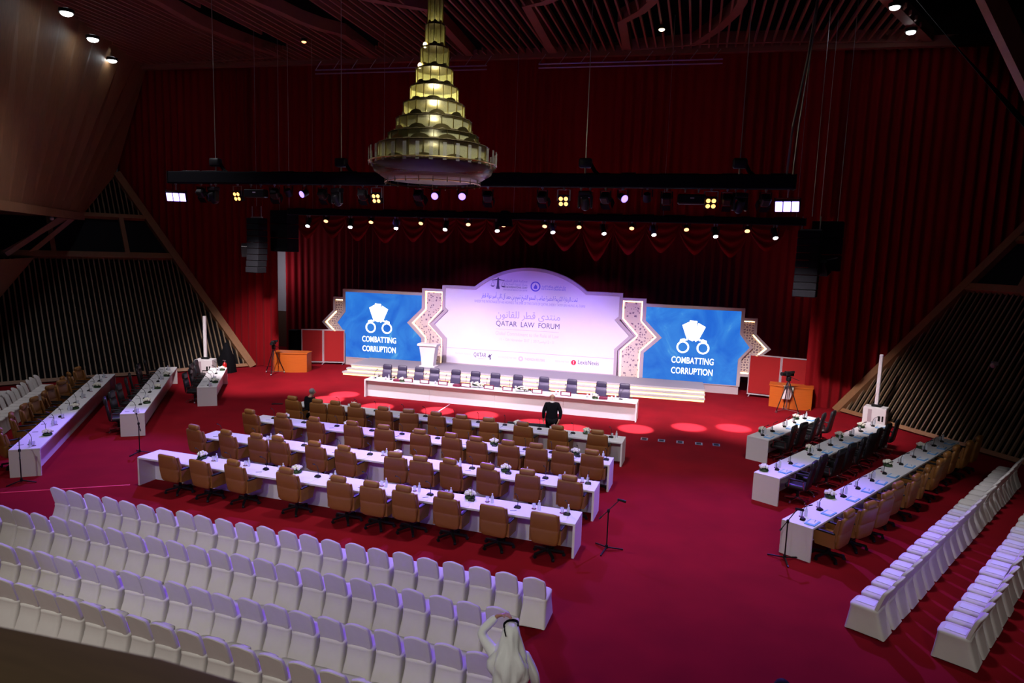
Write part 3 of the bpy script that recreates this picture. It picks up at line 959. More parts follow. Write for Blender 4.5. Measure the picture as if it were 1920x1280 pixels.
def banquet_chair():
    t = thing('banquet_chair', 'white covered chair', 'chair')
    b = MB()
    out = [(-0.20, 0.40), (-0.214, 0.55), (-0.214, 0.70), (-0.206, 0.79), (-0.195, 0.828), (-0.165, 0.85), (-0.09, 0.892), (-0.045, 0.908), (0, 0.912)]
    out = out + [(-a, z) for a, z in out[-2::-1]]
    fb = lambda a, z, d: (a * 0.93, -0.222 - (z - 0.42) * 0.29 + d + (0.05 * (a / 0.2) ** 2), z)
    n = len(out)
    fr = [fb(a * 0.95, 0.42 + (z - 0.42) * 0.975, 0.034) for a, z in out]
    f1 = [fb(a, z, 0.025) for a, z in out]
    f2 = [fb(a, z, -0.018) for a, z in out]
    bk = [fb(a * 0.95, 0.42 + (z - 0.42) * 0.975, -0.026) for a, z in out]
    b.loft([fr, f1, f2, bk])
    b.build('back_cover', 'cover', t, 38)
    s = MB()
    rings = []
    n = 32
    def sqr(hw, hd, z, e, hem=0.0, oy=0.0):
        out_ = []
        for k in range(n):
            a = 2 * PI * (k + 0.5) / n
            ca, sa = math.cos(a), math.sin(a)
            px, py = hw * math.copysign(abs(ca) ** (2 / e), ca), hd * math.copysign(abs(sa) ** (2 / e), sa)
            mid = 1 - min(1, abs(abs(px) / hw - abs(py) / hd) * 1.0)
            out_.append((px, py + oy, z + hem * (1 - mid)))
        return out_
    rings.append(sqr(0.236, 0.325, 0.012, 12, 0.05, -0.045))
    rings.append(sqr(0.226, 0.29, 0.15, 10, 0.02, -0.028))
    rings.append(sqr(0.214, 0.256, 0.30, 8, 0, -0.01))
    rings.append(sqr(0.215, 0.235, 0.41, 7))
    rings.append(sqr(0.222, 0.24, 0.44, 6))
    rings.append(sqr(0.222, 0.24, 0.465, 6))
    rings.append(sqr(0.205, 0.222, 0.487, 5))
    rings.append(sqr(0.15, 0.17, 0.494, 4))
    s.loft(rings)
    s.build('seat_cover', 'cover', t, 60)
    t.location = LOSE
    return t


P_BAN = banquet_chair()


def table(name_label, cat, o, rot, L, W=0.7, seams=0, group=None, wood='white', back=True):
    """x along the length, y from the chair side to the front; z up."""
    t = thing('conference_table', name_label, cat, (o[0], o[1], 0), rot, group)
    MB().rbox((L / 2, W / 2, 0.725), (L, W, 0.05), 0.006, 1).build('tabletop', wood, t, 30)
    for x in (0.025, L - 0.025):
        MB().box((x, W / 2, 0.35), (0.05, W, 0.70)).build('end_panel', wood, t, 0)
    f = MB()
    n = max(1, round(L / 2.9))
    for i in range(n):
        a, b = 0.05 + (L - 0.1) * i / n, 0.05 + (L - 0.1) * (i + 1) / n
        f.box(((a + b) / 2, W - 0.21, 0.35), (b - a - 0.008, 0.03, 0.69))
    f.build('front_panel', wood, t, 0)
    return t


TB = {}


def reg(key, o, rot, L, W=0.7):
    TB[key] = (V((o[0], o[1], 0)), rot, L, W)


def tpt(key, x, y, z=0.0):
    o, r, L, W = TB[key]
    return o + V((math.cos(r) * x - math.sin(r) * y, math.sin(r) * x + math.cos(r) * y, z))


ROWN = ['first', 'second', 'third', 'fourth']
for i, y in enumerate((19.78, 17.47, 15.33, 13.22)):
    reg('T%d' % i, (-14.15, y), 0.0, 11.5, 0.73)
    table('long white delegates\' table, %s of four counted from the stage' % ROWN[i], 'table', (-14.15, y), 0.0, 11.5, 0.73, group='delegates\' tables')
reg('ST', (-2.98, 26.2), math.radians(182.5), 11.38, 0.72)
table('long white head table with dark chairs directly before the stage', 'table', (-2.98, 26.2), math.radians(182.5), 11.38, 0.72)
reg('L0', (-24.41, 20.96), math.radians(-51.28), 11.0, 0.7)
reg('L1', (-23.52, 23.34), math.radians(-52.48), 8.75, 0.7)
reg('L2', (-21.6, 24.25), math.radians(-54.7), 4.36, 0.7)
reg('R0', (2.06, 14.87), math.atan2(9.54, 5.35), 10.94, 0.67)
reg('R1', (1.62, 18.11), math.atan2(7.61, 4.04), 8.62, 0.69)
reg('R2', (1.55, 21.95), math.atan2(3.92, 1.95), 4.38, 0.69)
SIDE = {'L0': 'long folderless side table with caramel chairs', 'L1': 'middle folderless side table with black chairs', 'L2': 'shortest folderless side table, by the fire extinguisher', 'R0': 'long side table with blue folders and caramel chairs', 'R1': 'middle side table with blue folders and black chairs', 'R2': 'shortest side table with blue folders and black chairs'}
SN = {'L0': 'long folderless caramel-chair table', 'L1': 'middle folderless side table', 'L2': 'shortest folderless side table', 'R0': 'long blue-folder caramel-chair table', 'R1': 'middle blue-folder table', 'R2': 'shortest blue-folder table'}
for k, lab in SIDE.items():
    o, r, L, W = TB[k]
    table('white ' + lab, 'table', o, r, L, W, group='angled side tables')

# ------------------------------------------------------------------ chairs
rnd = random.Random(4)
T4X = [-12.82, -11.84, -10.83, -9.37, -8.01, -7.16, -6.37, -5.38, -4.30, -3.20]
T3X = [-13.95, -12.78, -11.86, -11.18, -10.04, -9.12, -7.74, -7.0, -6.17, -5.19, -4.23, -3.16]
T2X = [-13.80, -12.64, -11.49, -10.26, -9.26, -8.10, -7.10, -6.31, -5.39, -4.63, -3.87, -3.08]
T1X = [-13.79, -12.84, -12.14, -11.39, -10.35, -9.55, -8.51, -7.67, -6.77, -5.61, -4.52, -3.34]
YAW = {0: [-4, 3, -3, 2, -2, 14, -3, 2, 4, -3, -4, 1], 1: [-6, -4, -6, -3, 4, 3, -3, -5, -3, 2, -4, -3], 2: [-8, -10, -4, -5, -4, -6, 5, 2, -10, -8, 2, -4], 3: [-5, -8, -8, -6, 0, -2, -4, -3, -4, -3]}
ROWX = [T1X, T2X, T3X, T4X]
ROWY = [19.68, 17.55, 15.34, 13.2]
for r in range(4):
    n = len(ROWX[r])
    for i, x in enumerate(ROWX[r]):
        nohead = r == 3 and i in (0, 1, 8, 9)
        lab = 'caramel office chair%s, %s, %s row from the stage' % (' without headrest' if nohead else '', ordinal(i, n, 'folderless-table end', 'floor-socket end'), ROWN[r])
        place(P_CAR if r == 3 else P_CAR2, (x, ROWY[r] + rnd.uniform(-0.05, 0.05), 0), math.radians(YAW[r][i]), lab, 'caramel chairs at the delegates\' tables', ('headrest',) if nohead else ())
SX = [0.61, 1.6, 2.81, 3.94, 5.08, 6.05, 6.94, 7.83, 8.76, 9.53, 10.31, 11.04]
for i, x in enumerate(SX):
    place(P_STG, tpt('ST', x, -0.42), TB['ST'][1] + math.radians(rnd.uniform(-6, 6)), 'dark slate high-backed chair, %s of the head table' % ordinal(i, 12, 'jacket-desk end', 'lectern end'), 'dark chairs behind the head table')
SP = {'L0': (P_CAR2, [0.75, 1.78, 2.72, 3.68, 4.52, 5.42, 6.38, 7.36, 8.4, 10.0], -0.18, 'caramel', 38), 'L1': (P_BLK, [0.55, 1.6, 2.65, 3.74, 4.72, 5.9, 7.2, 8.05], -0.15, 'black', 14), 'L2': (P_BLK, [0.6, 1.55, 2.6, 3.6], -0.15, 'black', 14),
      'R0': (P_CAR2, [0.55, 1.5, 2.45, 3.45, 4.4, 5.35, 6.4, 7.4, 8.4, 9.35, 10.3], -0.2, 'caramel', 12), 'R1': (P_BLK, [0.75, 1.6, 2.6, 3.5, 4.35, 5.2, 6.1, 7.0, 7.85], -0.15, 'black', 10), 'R2': (P_BLK, [0.75, 1.5, 2.4, 3.3, 4.0], -0.15, 'black', 10)}
for k, (pr, xs, y, colr, jit) in SP.items():
    n = len(xs)
    for i, x in enumerate(xs):
        a, b = ('stage end', 'gallery end') if k[0] == 'L' else ('gallery end', 'stage end')
        lab = '%s office chair, %s of the %s' % (colr, ordinal(i, n, a, b), SN[k])
        place(pr, tpt(k, x, y + rnd.uniform(-0.08, 0.06)), TB[k][1] + math.radians(rnd.uniform(-jit, jit)), lab, colr + ' chairs at the side tables')

# white covered chairs
def chair_row(n, p0, step, rz, who, a, b, group, jit=1.5):
    out = []
    for i in range(n):
        p = V(p0) + V(step) * i
        place(P_BAN, (p.x + rnd.uniform(-0.008, 0.008), p.y + rnd.uniform(-0.02, 0.02), 0), rz + math.radians(rnd.uniform(-jit, jit)), 'white-covered chair, %s of the %s' % (ordinal(i, n, a, b), who), group)
        out.append((p, rz))
    return out


AUD = []
for r, (n, x, y, dx, dy) in enumerate(((23, -2.76, 10.72, -0.4932, 0.0075), (24, -3.02, 9.60, -0.4815, 0.006), (21, -2.88, 8.41, -0.4765, 0.006), (17, -3.08, 7.29, -0.477, 0.02))):
    AUD.append(chair_row(n, (x, y, 0), (dx, dy, 0), 0.0, '%s audience row behind the delegates' % ROWN[r], 'aisle end', 'far end', 'white audience chairs behind the delegates'))
RA = chair_row(23, (2.70, 12.44, 0), (0.2465, 0.463, 0), math.radians(62), 'angled row closer to the blue-folder tables', 'gallery end', 'slatted-wall end', 'white chairs beside the blue-folder tables')
RB = chair_row(17, (3.92, 11.96, 0), (0.232, 0.443, 0), math.radians(62.3), 'angled row farther from the blue-folder tables', 'gallery end', 'slatted-wall end', 'white chairs beside the blue-folder tables')
LA = chair_row(12, (-25.29, 19.46, 0), (0.307, -0.394, 0), math.radians(-52), 'row behind the folderless caramel-chair table', 'slatted-wall end', 'gallery end', 'white chairs behind the folderless table')
LB = chair_row(4, (-25.6, 17.9, 0), (0.307, -0.394, 0), math.radians(-52), 'rear row beside the slatted wall', 'slatted-wall end', 'gallery end', 'white chairs behind the folderless table')

# programme sheets on the seats
P_SHEET = MB().box((0, 0.02, 0.5), (0.21, 0.30, 0.003)).build('programme_sheet', 'paper', None, 0, label='white printed sheet', cat='sheet')
P_SHEET.location = LOSE
for (row, who, a, b) in ((RA, 'angled row closer to the blue-folder tables', 'gallery end', 'slatted-wall end'), (RB, 'angled row farther from the blue-folder tables', 'gallery end', 'slatted-wall end')):
    for i, (p, rz) in enumerate(row[:14]):
        place(P_SHEET, (p.x, p.y, 0), rz + math.radians(rnd.uniform(-4, 4)), 'sheet on chair %s, %s' % (ordinal(i, len(row), a, b), who), 'programme sheets on the white chairs')

# ------------------------------------------------------------------ things on the tables
TZ = 0.7505


def mic_proto():
    t = thing('gooseneck_microphone', 'black table microphone', 'microphone')
    MB().loft([ring((0, 0, 0), 0.075, 0.055, 5, 12), ring((0, 0, 0.02), 0.075, 0.055, 5, 12), ring((0, 0.012, 0.045), 0.06, 0.035, 5, 12)]).build('base', 'black', t)
    MB().tube([(0, 0.02, 0.04), (0, 0.02, 0.20), (0.0, -0.02, 0.29), (0, -0.11, 0.35)], 0.007, 6).build('gooseneck', 'black', t)
    MB().cyl((0, -0.10, 0.345), (0, -0.17, 0.375), 0.013, n=8).build('capsule', 'black', t)
    t.location = LOSE
    return t


def glass_proto():
    t = thing('drinking_glass', 'clear glass', 'glass')
    MB().cyl((0, 0, 0), (0, 0, 0.006), 0.055, n=14).build('coaster', 'maroon', t)
    MB().lathe([(0.026, 0.006), (0.036, 0.04), (0.04, 0.12), (0.037, 0.12), (0.033, 0.04), (0.02, 0.016)], 12).build('bowl', 'glass', t)
    t.location = LOSE
    return t


def bottle_proto():
    t = thing('water_bottle', 'clear bottle', 'bottle')
    MB().lathe([(0.033, 0), (0.035, 0.02), (0.035, 0.12), (0.03, 0.15), (0.014, 0.18), (0.014, 0.195)], 12).build('body', 'water', t)
    MB().cyl((0, 0, 0.195), (0, 0, 0.215), 0.016, n=10).build('cap', 'paper', t)
    t.location = LOSE
    return t


def posy_proto(r=0.13):
    t = thing('flower_posy', 'white flowers', 'flowers')
    g = MB()
    for k in range(14):
        a = k * 2.4
        g.loft([[(0.05 * math.cos(a) + s * math.sin(a) * 0.03, 0.05 * math.sin(a) - s * math.cos(a) * 0.03, 0.02) for s in (-1, 1)] + [(r * math.cos(a), r * math.sin(a), 0.02 + 0.04 * (k % 3))]], True)
    g.lathe([(0.10, 0.0), (0.125, 0.03), (0.10, 0.07)], 12)
    g.build('leaves', 'leaf', t, 0)
    f = MB()
    rr = random.Random(5)
    for k in range(13):
        a, q = k * 2.39996, 0.115 * math.sqrt((k + 0.3) / 13)
        f.sph((q * math.cos(a), q * math.sin(a), 0.11 + 0.07 * (1 - q / 0.12)), (0.043, 0.043, 0.036), 7, 4)
    f.build('blooms', 'petal', t, 80)
    t.location = LOSE
    return t


P_MIC, P_GLA, P_BOT, P_POSY = mic_proto(), glass_proto(), bottle_proto(), posy_proto()
P_DOC = MB().box((0, 0, 0.002), (0.21, 0.29, 0.004)).build('document', 'paper', None, 0, label='white papers', cat='paper')
P_PEN = MB().cyl((-0.07, 0, 0.006), (0.07, 0, 0.006), 0.005, n=6).build('pen', 'black', None, 80, label='black pen', cat='pen')
P_FOL = thing('document_folder', 'light blue folder', 'folder')
MB().box((0, 0, 0.010), (0.34, 0.22, 0.02)).build('cover', 'bluefolder', P_FOL, 0)
MB().box((0.02, 0.0, 0.0225), (0.25, 0.15, 0.005)).build('sheet', 'paper', P_FOL, 0)
for q in (P_DOC, P_PEN, P_FOL):
    q.location = LOSE

for r in range(4):
    xs, n = ROWX[r], len(ROWX[r])
    for i, x in enumerate(xs):
        w_ = '%s, %s table from the stage' % (ordinal(i, n, 'folderless-table end', 'floor-socket end'), ROWN[r])
        lx = x + 14.15
        rz = rnd.uniform(-0.25, 0.25)
        place(P_MIC, tpt('T%d' % r, lx + 0.27, 0.42 + rnd.uniform(-0.04, 0.04), TZ), rz, 'black gooseneck microphone, ' + w_, 'table microphones')
        if r == 3 or i % 2 == 1 or i > 6:
            place(P_GLA, tpt('T%d' % r, min(lx + 0.62, 11.1), 0.50, TZ), 0, 'upturned drinking glass, ' + w_, 'drinking glasses')
            place(P_BOT, tpt('T%d' % r, min(lx + 0.74, 11.24), 0.48, TZ), 0, 'small clear water bottle, ' + w_, 'water bottles')
        place(P_DOC, tpt('T%d' % r, lx + 0.22, 0.19, TZ), rnd.uniform(-0.2, 0.2), 'white paper sheets before a chair, ' + w_, 'paper sheets')
        if i % 2 == 0:
            place(P_PEN, tpt('T%d' % r, lx + 0.24, 0.20, TZ + 0.004), rnd.uniform(0.3, 1.3), 'black pen on paper, ' + w_, 'pens')
for r, fx in enumerate(((2.1, 5.2, 8.05, 10.3), (1.0, 3.25, 5.6, 8.05, 10.45), (2.3, 6.05, 9.1), (1.55, 4.4, 8.95))):
    for i, x in enumerate(fx):
        place(P_POSY, tpt('T%d' % r, x, 0.56, TZ), x, 'white flower posy, %s, %s table from the stage' % (ordinal(i, len(fx), 'folderless-table end', 'floor-socket end'), ROWN[r]), 'flower posies')
# side tables
SM = {'L0': [0.64, 1.56, 2.54, 3.44, 4.47, 5.49, 6.36, 7.47, 8.3, 9.2, 10.55], 'L1': [0.6, 1.5, 2.72, 3.4, 4.68, 5.46, 6.48, 7.5, 8.45], 'L2': [0.61, 1.53, 2.61, 3.29, 4.05],
      'R0': [0.33, 1.21, 2.55, 3.45, 4.4, 5.3, 6.6, 7.7, 8.7, 9.6, 10.4], 'R1': [0.65, 1.5, 2.8, 3.5, 4.35, 5.2, 6.1, 6.95, 8.1], 'R2': [0.4, 1.15, 2.1, 2.95, 3.85]}
SF = {'L0': [2.87, 6.4, 9.66], 'L1': [2.27, 4.81, 7.29], 'L2': [0.76, 3.54], 'R0': [2.25, 6.14, 8.98], 'R1': [0.3, 3.25, 5.6, 7.55], 'R2': [0.8, 3.55]}
for k, xs in SM.items():
    a, b = ('stage end', 'gallery end') if k[0] == 'L' else ('gallery end', 'stage end')
    n = len(xs)
    for i, x in enumerate(xs):
        w_ = '%s of the %s' % (ordinal(i, n, a, b), SN[k])
        r = TB[k][1]
        ym = 0.39 if k[0] == 'L' else 0.36
        place(P_MIC, tpt(k, x, ym, TZ), r + rnd.uniform(-0.4, 0.4), 'black gooseneck microphone, ' + w_, 'table microphones')
        if k[0] == 'R' or i % 2 == 0 or k == 'L0':
            place(P_GLA, tpt(k, x + 0.16, ym + 0.10, TZ), 0, 'drinking glass, ' + w_, 'drinking glasses')
        if i % 2 == 0:
            place(P_BOT, tpt(k, x + 0.27, ym + 0.05, TZ), 0, 'clear water bottle, ' + w_, 'water bottles')
        if k[0] == 'R':
            place(P_FOL, tpt(k, x - 0.02 + rnd.uniform(-0.04, 0.04), 0.14, TZ), r + rnd.uniform(-0.08, 0.08), 'light blue folder, ' + w_, 'blue folders')
            if i % 3 == 0:
                place(P_PEN, tpt(k, x + 0.06, 0.12, TZ + 0.025), r + 0.3, 'pen on folder, ' + w_, 'pens')
        else:
            place(P_PEN, tpt(k, x + 0.02, 0.16, TZ), r + PI / 2 + rnd.uniform(-0.2, 0.2), 'dark pen, ' + w_, 'pens')
    for i, x in enumerate(SF[k]):
        w_ = '%s of the %s' % (ordinal(i, len(SF[k]), a, b), SN[k])
        place(P_POSY, tpt(k, x, 0.56, TZ), x, 'white flower posy, ' + w_, 'flower posies')
# head table
P_PLATE = thing('name_plate', 'name plate', 'name plate')
MB().beam((-0.21, 0.0, 0.09), (0.21, 0.0, 0.09), 0.03, 0.18).build('holder', 'maroon', P_PLATE, 0)
MB().box((0, 0.017, 0.092), (0.34, 0.006, 0.115)).build('card', 'paper', P_PLATE, 0)
P_PLATE.location = LOSE
for i, x in enumerate([2.78, 3.93, 5.15, 5.93, 6.92, 7.91, 8.72, 9.45]):
    place(P_PLATE, tpt('ST', x, 0.56, TZ), TB['ST'][1], 'dark-framed name plate, %s of the head table' % ordinal(i, 8, 'jacket-desk end', 'lectern end'), 'name plates on the head table')
for i, x in enumerate(SX):
    place(P_MIC, tpt('ST', x + 0.05, 0.32, TZ), TB['ST'][1] + rnd.uniform(-0.4, 0.4), 'black gooseneck microphone, %s of the head table' % ordinal(i, 12, 'jacket-desk end', 'lectern end'), 'table microphones')
for i, x in enumerate([1.0, 1.95, 3.2, 8.3, 10.55, 11.1]):
    place(P_GLA, tpt('ST', x, 0.40, TZ), 0, 'drinking glass, %s of the head table' % ordinal(i, 6, 'jacket-desk end', 'lectern end'), 'drinking glasses')
    place(P_BOT, tpt('ST', x - 0.14, 0.38, TZ), 0, 'clear water bottle, %s of the head table' % ordinal(i, 6, 'jacket-desk end', 'lectern end'), 'water bottles')
for i, (x, lab) in enumerate(((1.31, 'beside the small posy at the jacket-desk end'), (7.3, 'between name plates near mid-table'), (9.95, 'near the lectern end'))):
    MB().rbox((0, 0, 0.045), (0.32, 0.22, 0.09), 0.01, 1).build('leather_box', 'maroon', None, 30, label='maroon box on the head table, ' + lab, cat='box', loc=tpt('ST', x, 0.52, TZ), rz=TB['ST'][1])
for i, (x, lab) in enumerate(((9.72, 'near the lectern end'), (1.62, 'near the jacket-desk end'))):
    place(P_POSY, tpt('ST', x, 0.56, TZ), 0, 'small white posy on the head table, ' + lab, 'flower posies')
for x, lab in ((6.45, 'nearer the lectern'), (4.5, 'nearer the standing man')):
    t = thing('flower_arrangement', 'long white flower spray with trailing leaves on the head table, ' + lab, 'flowers', tpt('ST', x, 0.48, TZ), TB['ST'][1])
    g, f = MB(), MB()
    rr = random.Random(int(x * 10))
    for k in range(26):
        a = rr.uniform(0, 2 * PI)
        q = rr.uniform(0.25, 0.5)
        ex, ey = q * math.cos(a) * 1.15, q * math.sin(a) * 0.4
        g.add([(0, 0, 0.06), (ex * 0.6 - 0.02, ey * 0.6 + 0.02, 0.13), (ex, ey, 0.03), (ex * 0.6 + 0.02, ey * 0.6 - 0.02, 0.10)], [(0, 1, 2, 3)])
    for k in range(24):
        a = rr.uniform(0, 2 * PI)
        q = rr.uniform(0, 0.30)
        f.sph((q * math.cos(a) * 1.15, q * math.sin(a) * 0.4, 0.10 + rr.uniform(0, 0.14) * (1 - q)), (0.05, 0.05, 0.035), 7, 4)
    g.build('leaves', 'leaf', t, 0)
    f.build('blooms', 'petal', t, 80)

# ------------------------------------------------------------------ trusses and stage lights
def truss_line(x, y0, sl=0.07):
    return y0 + sl * (x + 9)


def truss(name, label, x0, x1, y0, zt, h, d):
    c = V(((x0 + x1) / 2, truss_line((x0 + x1) / 2, y0), zt))
    r = math.atan(0.07)
    t = thing(name, label, 'truss', c, r)
    L = (x1 - x0) / math.cos(r)
    MB().rbox((0, 0, 0), (L, d, h), 0.03, 1).build('beam', 'blackcloth', t, 30)
    k = MB()
    for s in (-1, 1):
        k.box((s * (L / 2 + 0.01), 0, 0), (0.03, d * 1.05, h * 1.05))
    k.build('end_plate', 'black', t, 0)
    g = MB()
    rr = random.Random(int(zt * 10))
    for q in range(16):
        g.tube([(-L / 2 + L * (q + rr.random() * 0.5) / 16, rr.uniform(-0.1, 0.1), h / 2 + 0.02), (-L / 2 + L * (q + 0.5 + rr.random() * 0.5) / 16, rr.uniform(-0.1, 0.1), h / 2 + 0.03)], 0.02, 6)
    g.build('cable_loom', 'black', t)
    return t


MZ, RZ = 8.61, 7.68
truss('lighting_truss', 'front black lighting truss carrying violet floods and amber blinders', -19.99, 1.69, 21.5, MZ, 0.42, 0.45)
truss('lighting_truss', 'rear black lighting bar carrying white and warm spots', -18.2, 2.5, 26.0, RZ, 0.26, 0.3)
BM, BRR = MZ - 0.21, RZ - 0.13


def yoke(mb_, w_, z0, z1):
    mb_.beam((-w_, 0, z0), (w_, 0, z0), 0.04, 0.012).beam((-w_, 0, z0), (-w_, 0, z1), 0.04, 0.012, (0, 1, 0)).beam((w_, 0, z0), (w_, 0, z1), 0.04, 0.012, (0, 1, 0))
    return mb_


def clamp(mb_, z0, w_=0.0):
    for s in ((-w_, w_) if w_ else (0,)):
        mb_.cyl((s, 0, 0.0), (s, 0, z0), 0.02, n=8).box((s, 0, -0.02), (0.06, 0.08, 0.06))
    return mb_


def aim(c, d, length, r0, r1):
    """tilted can: returns endpoints from back to lens."""
    d = V(d).normalized()
    return V(c) - d * length * 0.5, V(c) + d * length * 0.5


def can(proto_name, label, cat, lens, drop, length, r, d, lens_r):
    t = thing(proto_name, label, cat)
    clamp(MB(), -drop + r + 0.1, 0.05 if length > 0.35 else 0.0).build('clamp', 'steel', t)
    yoke(MB(), r + 0.03, -drop + r + 0.1, -drop).build('yoke', 'black', t, 0)
    p, q = aim((0, 0, -drop), d, length, r, r)
    MB().cyl(p, q, r * 0.85, r, 14).build('housing', 'black', t)
    dd = V(d).normalized()
    MB().cyl(q + dd * 0.002, q + dd * 0.012, lens_r, n=16).build('lens', lens, t)
    t.location = LOSE
    return t


TOA = (-0.30, -0.95, 0)           # towards the audience
RAXIS = math.atan(0.07)
P_WSP = can('spot_lamp', 'white spot', 'stage light', 'lensw', 0.30, 0.40, 0.10, (0.12, -0.55, -0.8), 0.085)
P_WAR = can('spot_lamp', 'warm spot', 'stage light', 'lenswarm', 0.16, 0.20, 0.10, (0.1, -0.62, -0.75), 0.09)
P_PAR = can('par_lamp', 'blue par', 'stage light', 'lensblue', 0.30, 0.24, 0.13, (0.25, -0.8, -0.35), 0.12)
P_DPAR = can('par_lamp', 'unlit par', 'stage light', 'glassdark', 0.28, 0.24, 0.13, (0.0, 0.5, -0.7), 0.12)


def fresnel():
    t = thing('fresnel_lamp', 'fresnel', 'stage light')
    clamp(MB(), -0.1).build('clamp', 'steel', t)
    yoke(MB(), 0.17, -0.1, -0.32).build('yoke', 'black', t, 0)
    mx = Matrix.Translation((0, 0, -0.32)) @ Matrix.Rotation(math.radians(-42), 4, 'X')
    MB().rbox((0, 0, 0), (0.28, 0.30, 0.30), 0.04, 1, mx).build('housing', 'black', t, 30)
    for k, (c, s_) in enumerate((((0.18, 0.24, 0), (0.01, 0.2, 0.26)), ((-0.18, 0.24, 0), (0.01, 0.2, 0.26)), ((0, 0.24, 0.17), (0.26, 0.2, 0.01)), ((0, 0.24, -0.17), (0.26, 0.2, 0.01)))):
        MB().box(c, s_, mx).build('barn_door', 'blackcloth', t, 0)
    MB().box((0, 0.155, 0), (0.22, 0.01, 0.22), mx).build('lens', 'glass', t, 0)
    t.location = LOSE
    return t


def blinder():
    t = thing('blinder_lamp', 'blinder', 'stage light')
    clamp(MB(), -0.08).build('clamp', 'steel', t)
    yoke(MB(), 0.2, -0.08, -0.42).build('yoke', 'steel', t, 0)
    mx = Matrix.Translation((0, 0, -0.44)) @ Matrix.Rotation(math.radians(18), 4, 'X')
    MB().box((0, 0.05, 0), (0.36, 0.16, 0.36), mx).build('housing', 'black', t, 0)
    for i in (-1, 1):
        for j in (-1, 1):
            MB().sph((i * 0.083, -0.032, j * 0.083), (0.066, 0.022, 0.066), 14, 6, mx).build('bulb', 'lensamber', t, 80)
    t.location = LOSE
    return t


def flood():
    t = thing('led_flood', 'flood', 'stage light')
    clamp(MB(), -0.25).build('clamp', 'steel', t)
    yoke(MB(), 0.36, -0.25, -0.5).build('yoke', 'black', t, 0)
    mx = Matrix.Translation((0, 0, -0.5)) @ Matrix.Rotation(math.radians(22), 4, 'X')
    MB().box((0, 0.06, 0), (0.72, 0.14, 0.36), mx).build('housing', 'black', t, 0)
    for i in (-1, 0, 1):
        MB().rbox((i * 0.232, -0.014, 0), (0.205, 0.02, 0.31), 0.01, 1, mx).build('led_cell', 'flood', t, 30)
    t.location = LOSE
    return t


def moving_head():
    t = thing('moving_head_lamp', 'moving head', 'stage light')
    clamp(MB(), -0.12, 0.15).build('clamp', 'steel', t)
    MB().rbox((0, 0, -0.19), (0.42, 0.28, 0.15), 0.03, 1).build('base', 'black', t, 30)
    y = MB()
    for s in (-1, 1):
        y.rbox((s * 0.2, 0, -0.45), (0.07, 0.18, 0.42), 0.03, 1)
    y.rbox((0, 0, -0.29), (0.44, 0.18, 0.07), 0.03, 1)
    y.build('yoke', 'black', t, 30)
    mx = Matrix.Translation((0, 0, -0.52)) @ Matrix.Rotation(math.radians(35), 4, 'X')
    MB().lathe([(0.06, -0.22), (0.13, -0.16), (0.145, 0.08), (0.12, 0.2), (0.10, 0.22)], 16, cap=True).build('head', 'black', t).matrix_local = mx
    t.location = LOSE
    return t


P_FRE, P_BLI, P_FLO, P_MOV = fresnel(), blinder(), flood(), moving_head()
P_BOXL = thing('profile_lamp', 'profile', 'stage light')
clamp(MB(), -0.12, 0.2).build('clamp', 'steel', P_BOXL)
MB().rbox((0, 0, -0.33), (0.85, 0.3, 0.3), 0.04, 1).build('housing', 'black', P_BOXL, 30)
MB().box((0.02, -0.155, -0.30), (0.12, 0.006, 0.03)).build('name_strip', 'paper', P_BOXL, 0)
P_BOXL.location = LOSE


def hang(proto, x, front, lab, group, turn=0.0):
    y0, z = (21.5, BM) if front else (26.0, BRR)
    return place(proto, (x, truss_line(x, y0), z), RAXIS + turn, lab, group)


for i, x in enumerate((-19.82, 1.54)):
    hang(P_FLO, x, True, 'glaring violet three-cell LED flood at the truss end %s' % ('near the folded timber wall' if i == 0 else 'above the wide dark curtain'), 'violet floods', -0.25 if i else 0.35)
for i, x in enumerate((-17.22, -11.76, -5.24, -0.67)):
    hang(P_BLI, x, True, 'amber four-lamp blinder, %s of the front truss' % ordinal(i, 4, 'folded-wall end', 'wide-curtain end'), 'amber blinders', -0.2 + 0.1 * i)
for i, x in enumerate((-14.52, -9.6, -8.66, -3.36)):
    hang(P_PAR, x, True, 'lit blue LED par, %s of the front truss' % ordinal(i, 4, 'folded-wall end', 'wide-curtain end'), 'lit blue pars', (-0.6, -0.2, 0.0, 0.5)[i] - 0.1)
for i, x in enumerate((-18.22, -13.25, -4.54, 0.18)):
    hang(P_MOV, x, True, 'unlit moving head lamp, %s of the front truss' % ordinal(i, 4, 'folded-wall end', 'wide-curtain end'), 'moving head lamps', rnd.uniform(-0.5, 0.5))
FX = (-18.74, -15.70, -13.81, -12.28, -10.22, -7.78, -5.94, -3.90, -2.0, -0.2, 0.91)
for i, x in enumerate(FX):
    hang(P_FRE, x, True, 'fresnel lamp with barn doors, %s of the front truss' % ordinal(i, 11, 'folded-wall end', 'wide-curtain end'), 'fresnel lamps', rnd.uniform(-0.3, 0.3))
for i, x in enumerate((-15.15, -2.6)):
    hang(P_DPAR, x, True, 'unlit par lamp on the front truss, %s' % ('between two fresnels near the folded-wall end' if i == 0 else 'near the wide-curtain end'), 'unlit pars')
for i, x in enumerate((-16.46, -1.25)):
    hang(P_BOXL, x, True, 'long black profile lamp on the front truss, %s end' % ('folded-wall' if i == 0 else 'wide-curtain'), 'profile lamps')
WX = (-17.28, -15.33, -13.26, -11.10, -8.94, -6.70, -4.71, -2.82, -0.57, 1.51)
POOL = ((-15.4, 23.9), (-15.3, 25.0), (-12.95, 23.6), (-10.5, 24.0), (-8.7, 24.1), (-6.5, 23.7), (-5.0, 23.5), (-2.84, 24.5), (-1.0, 25.6), (0.6, 26.2))
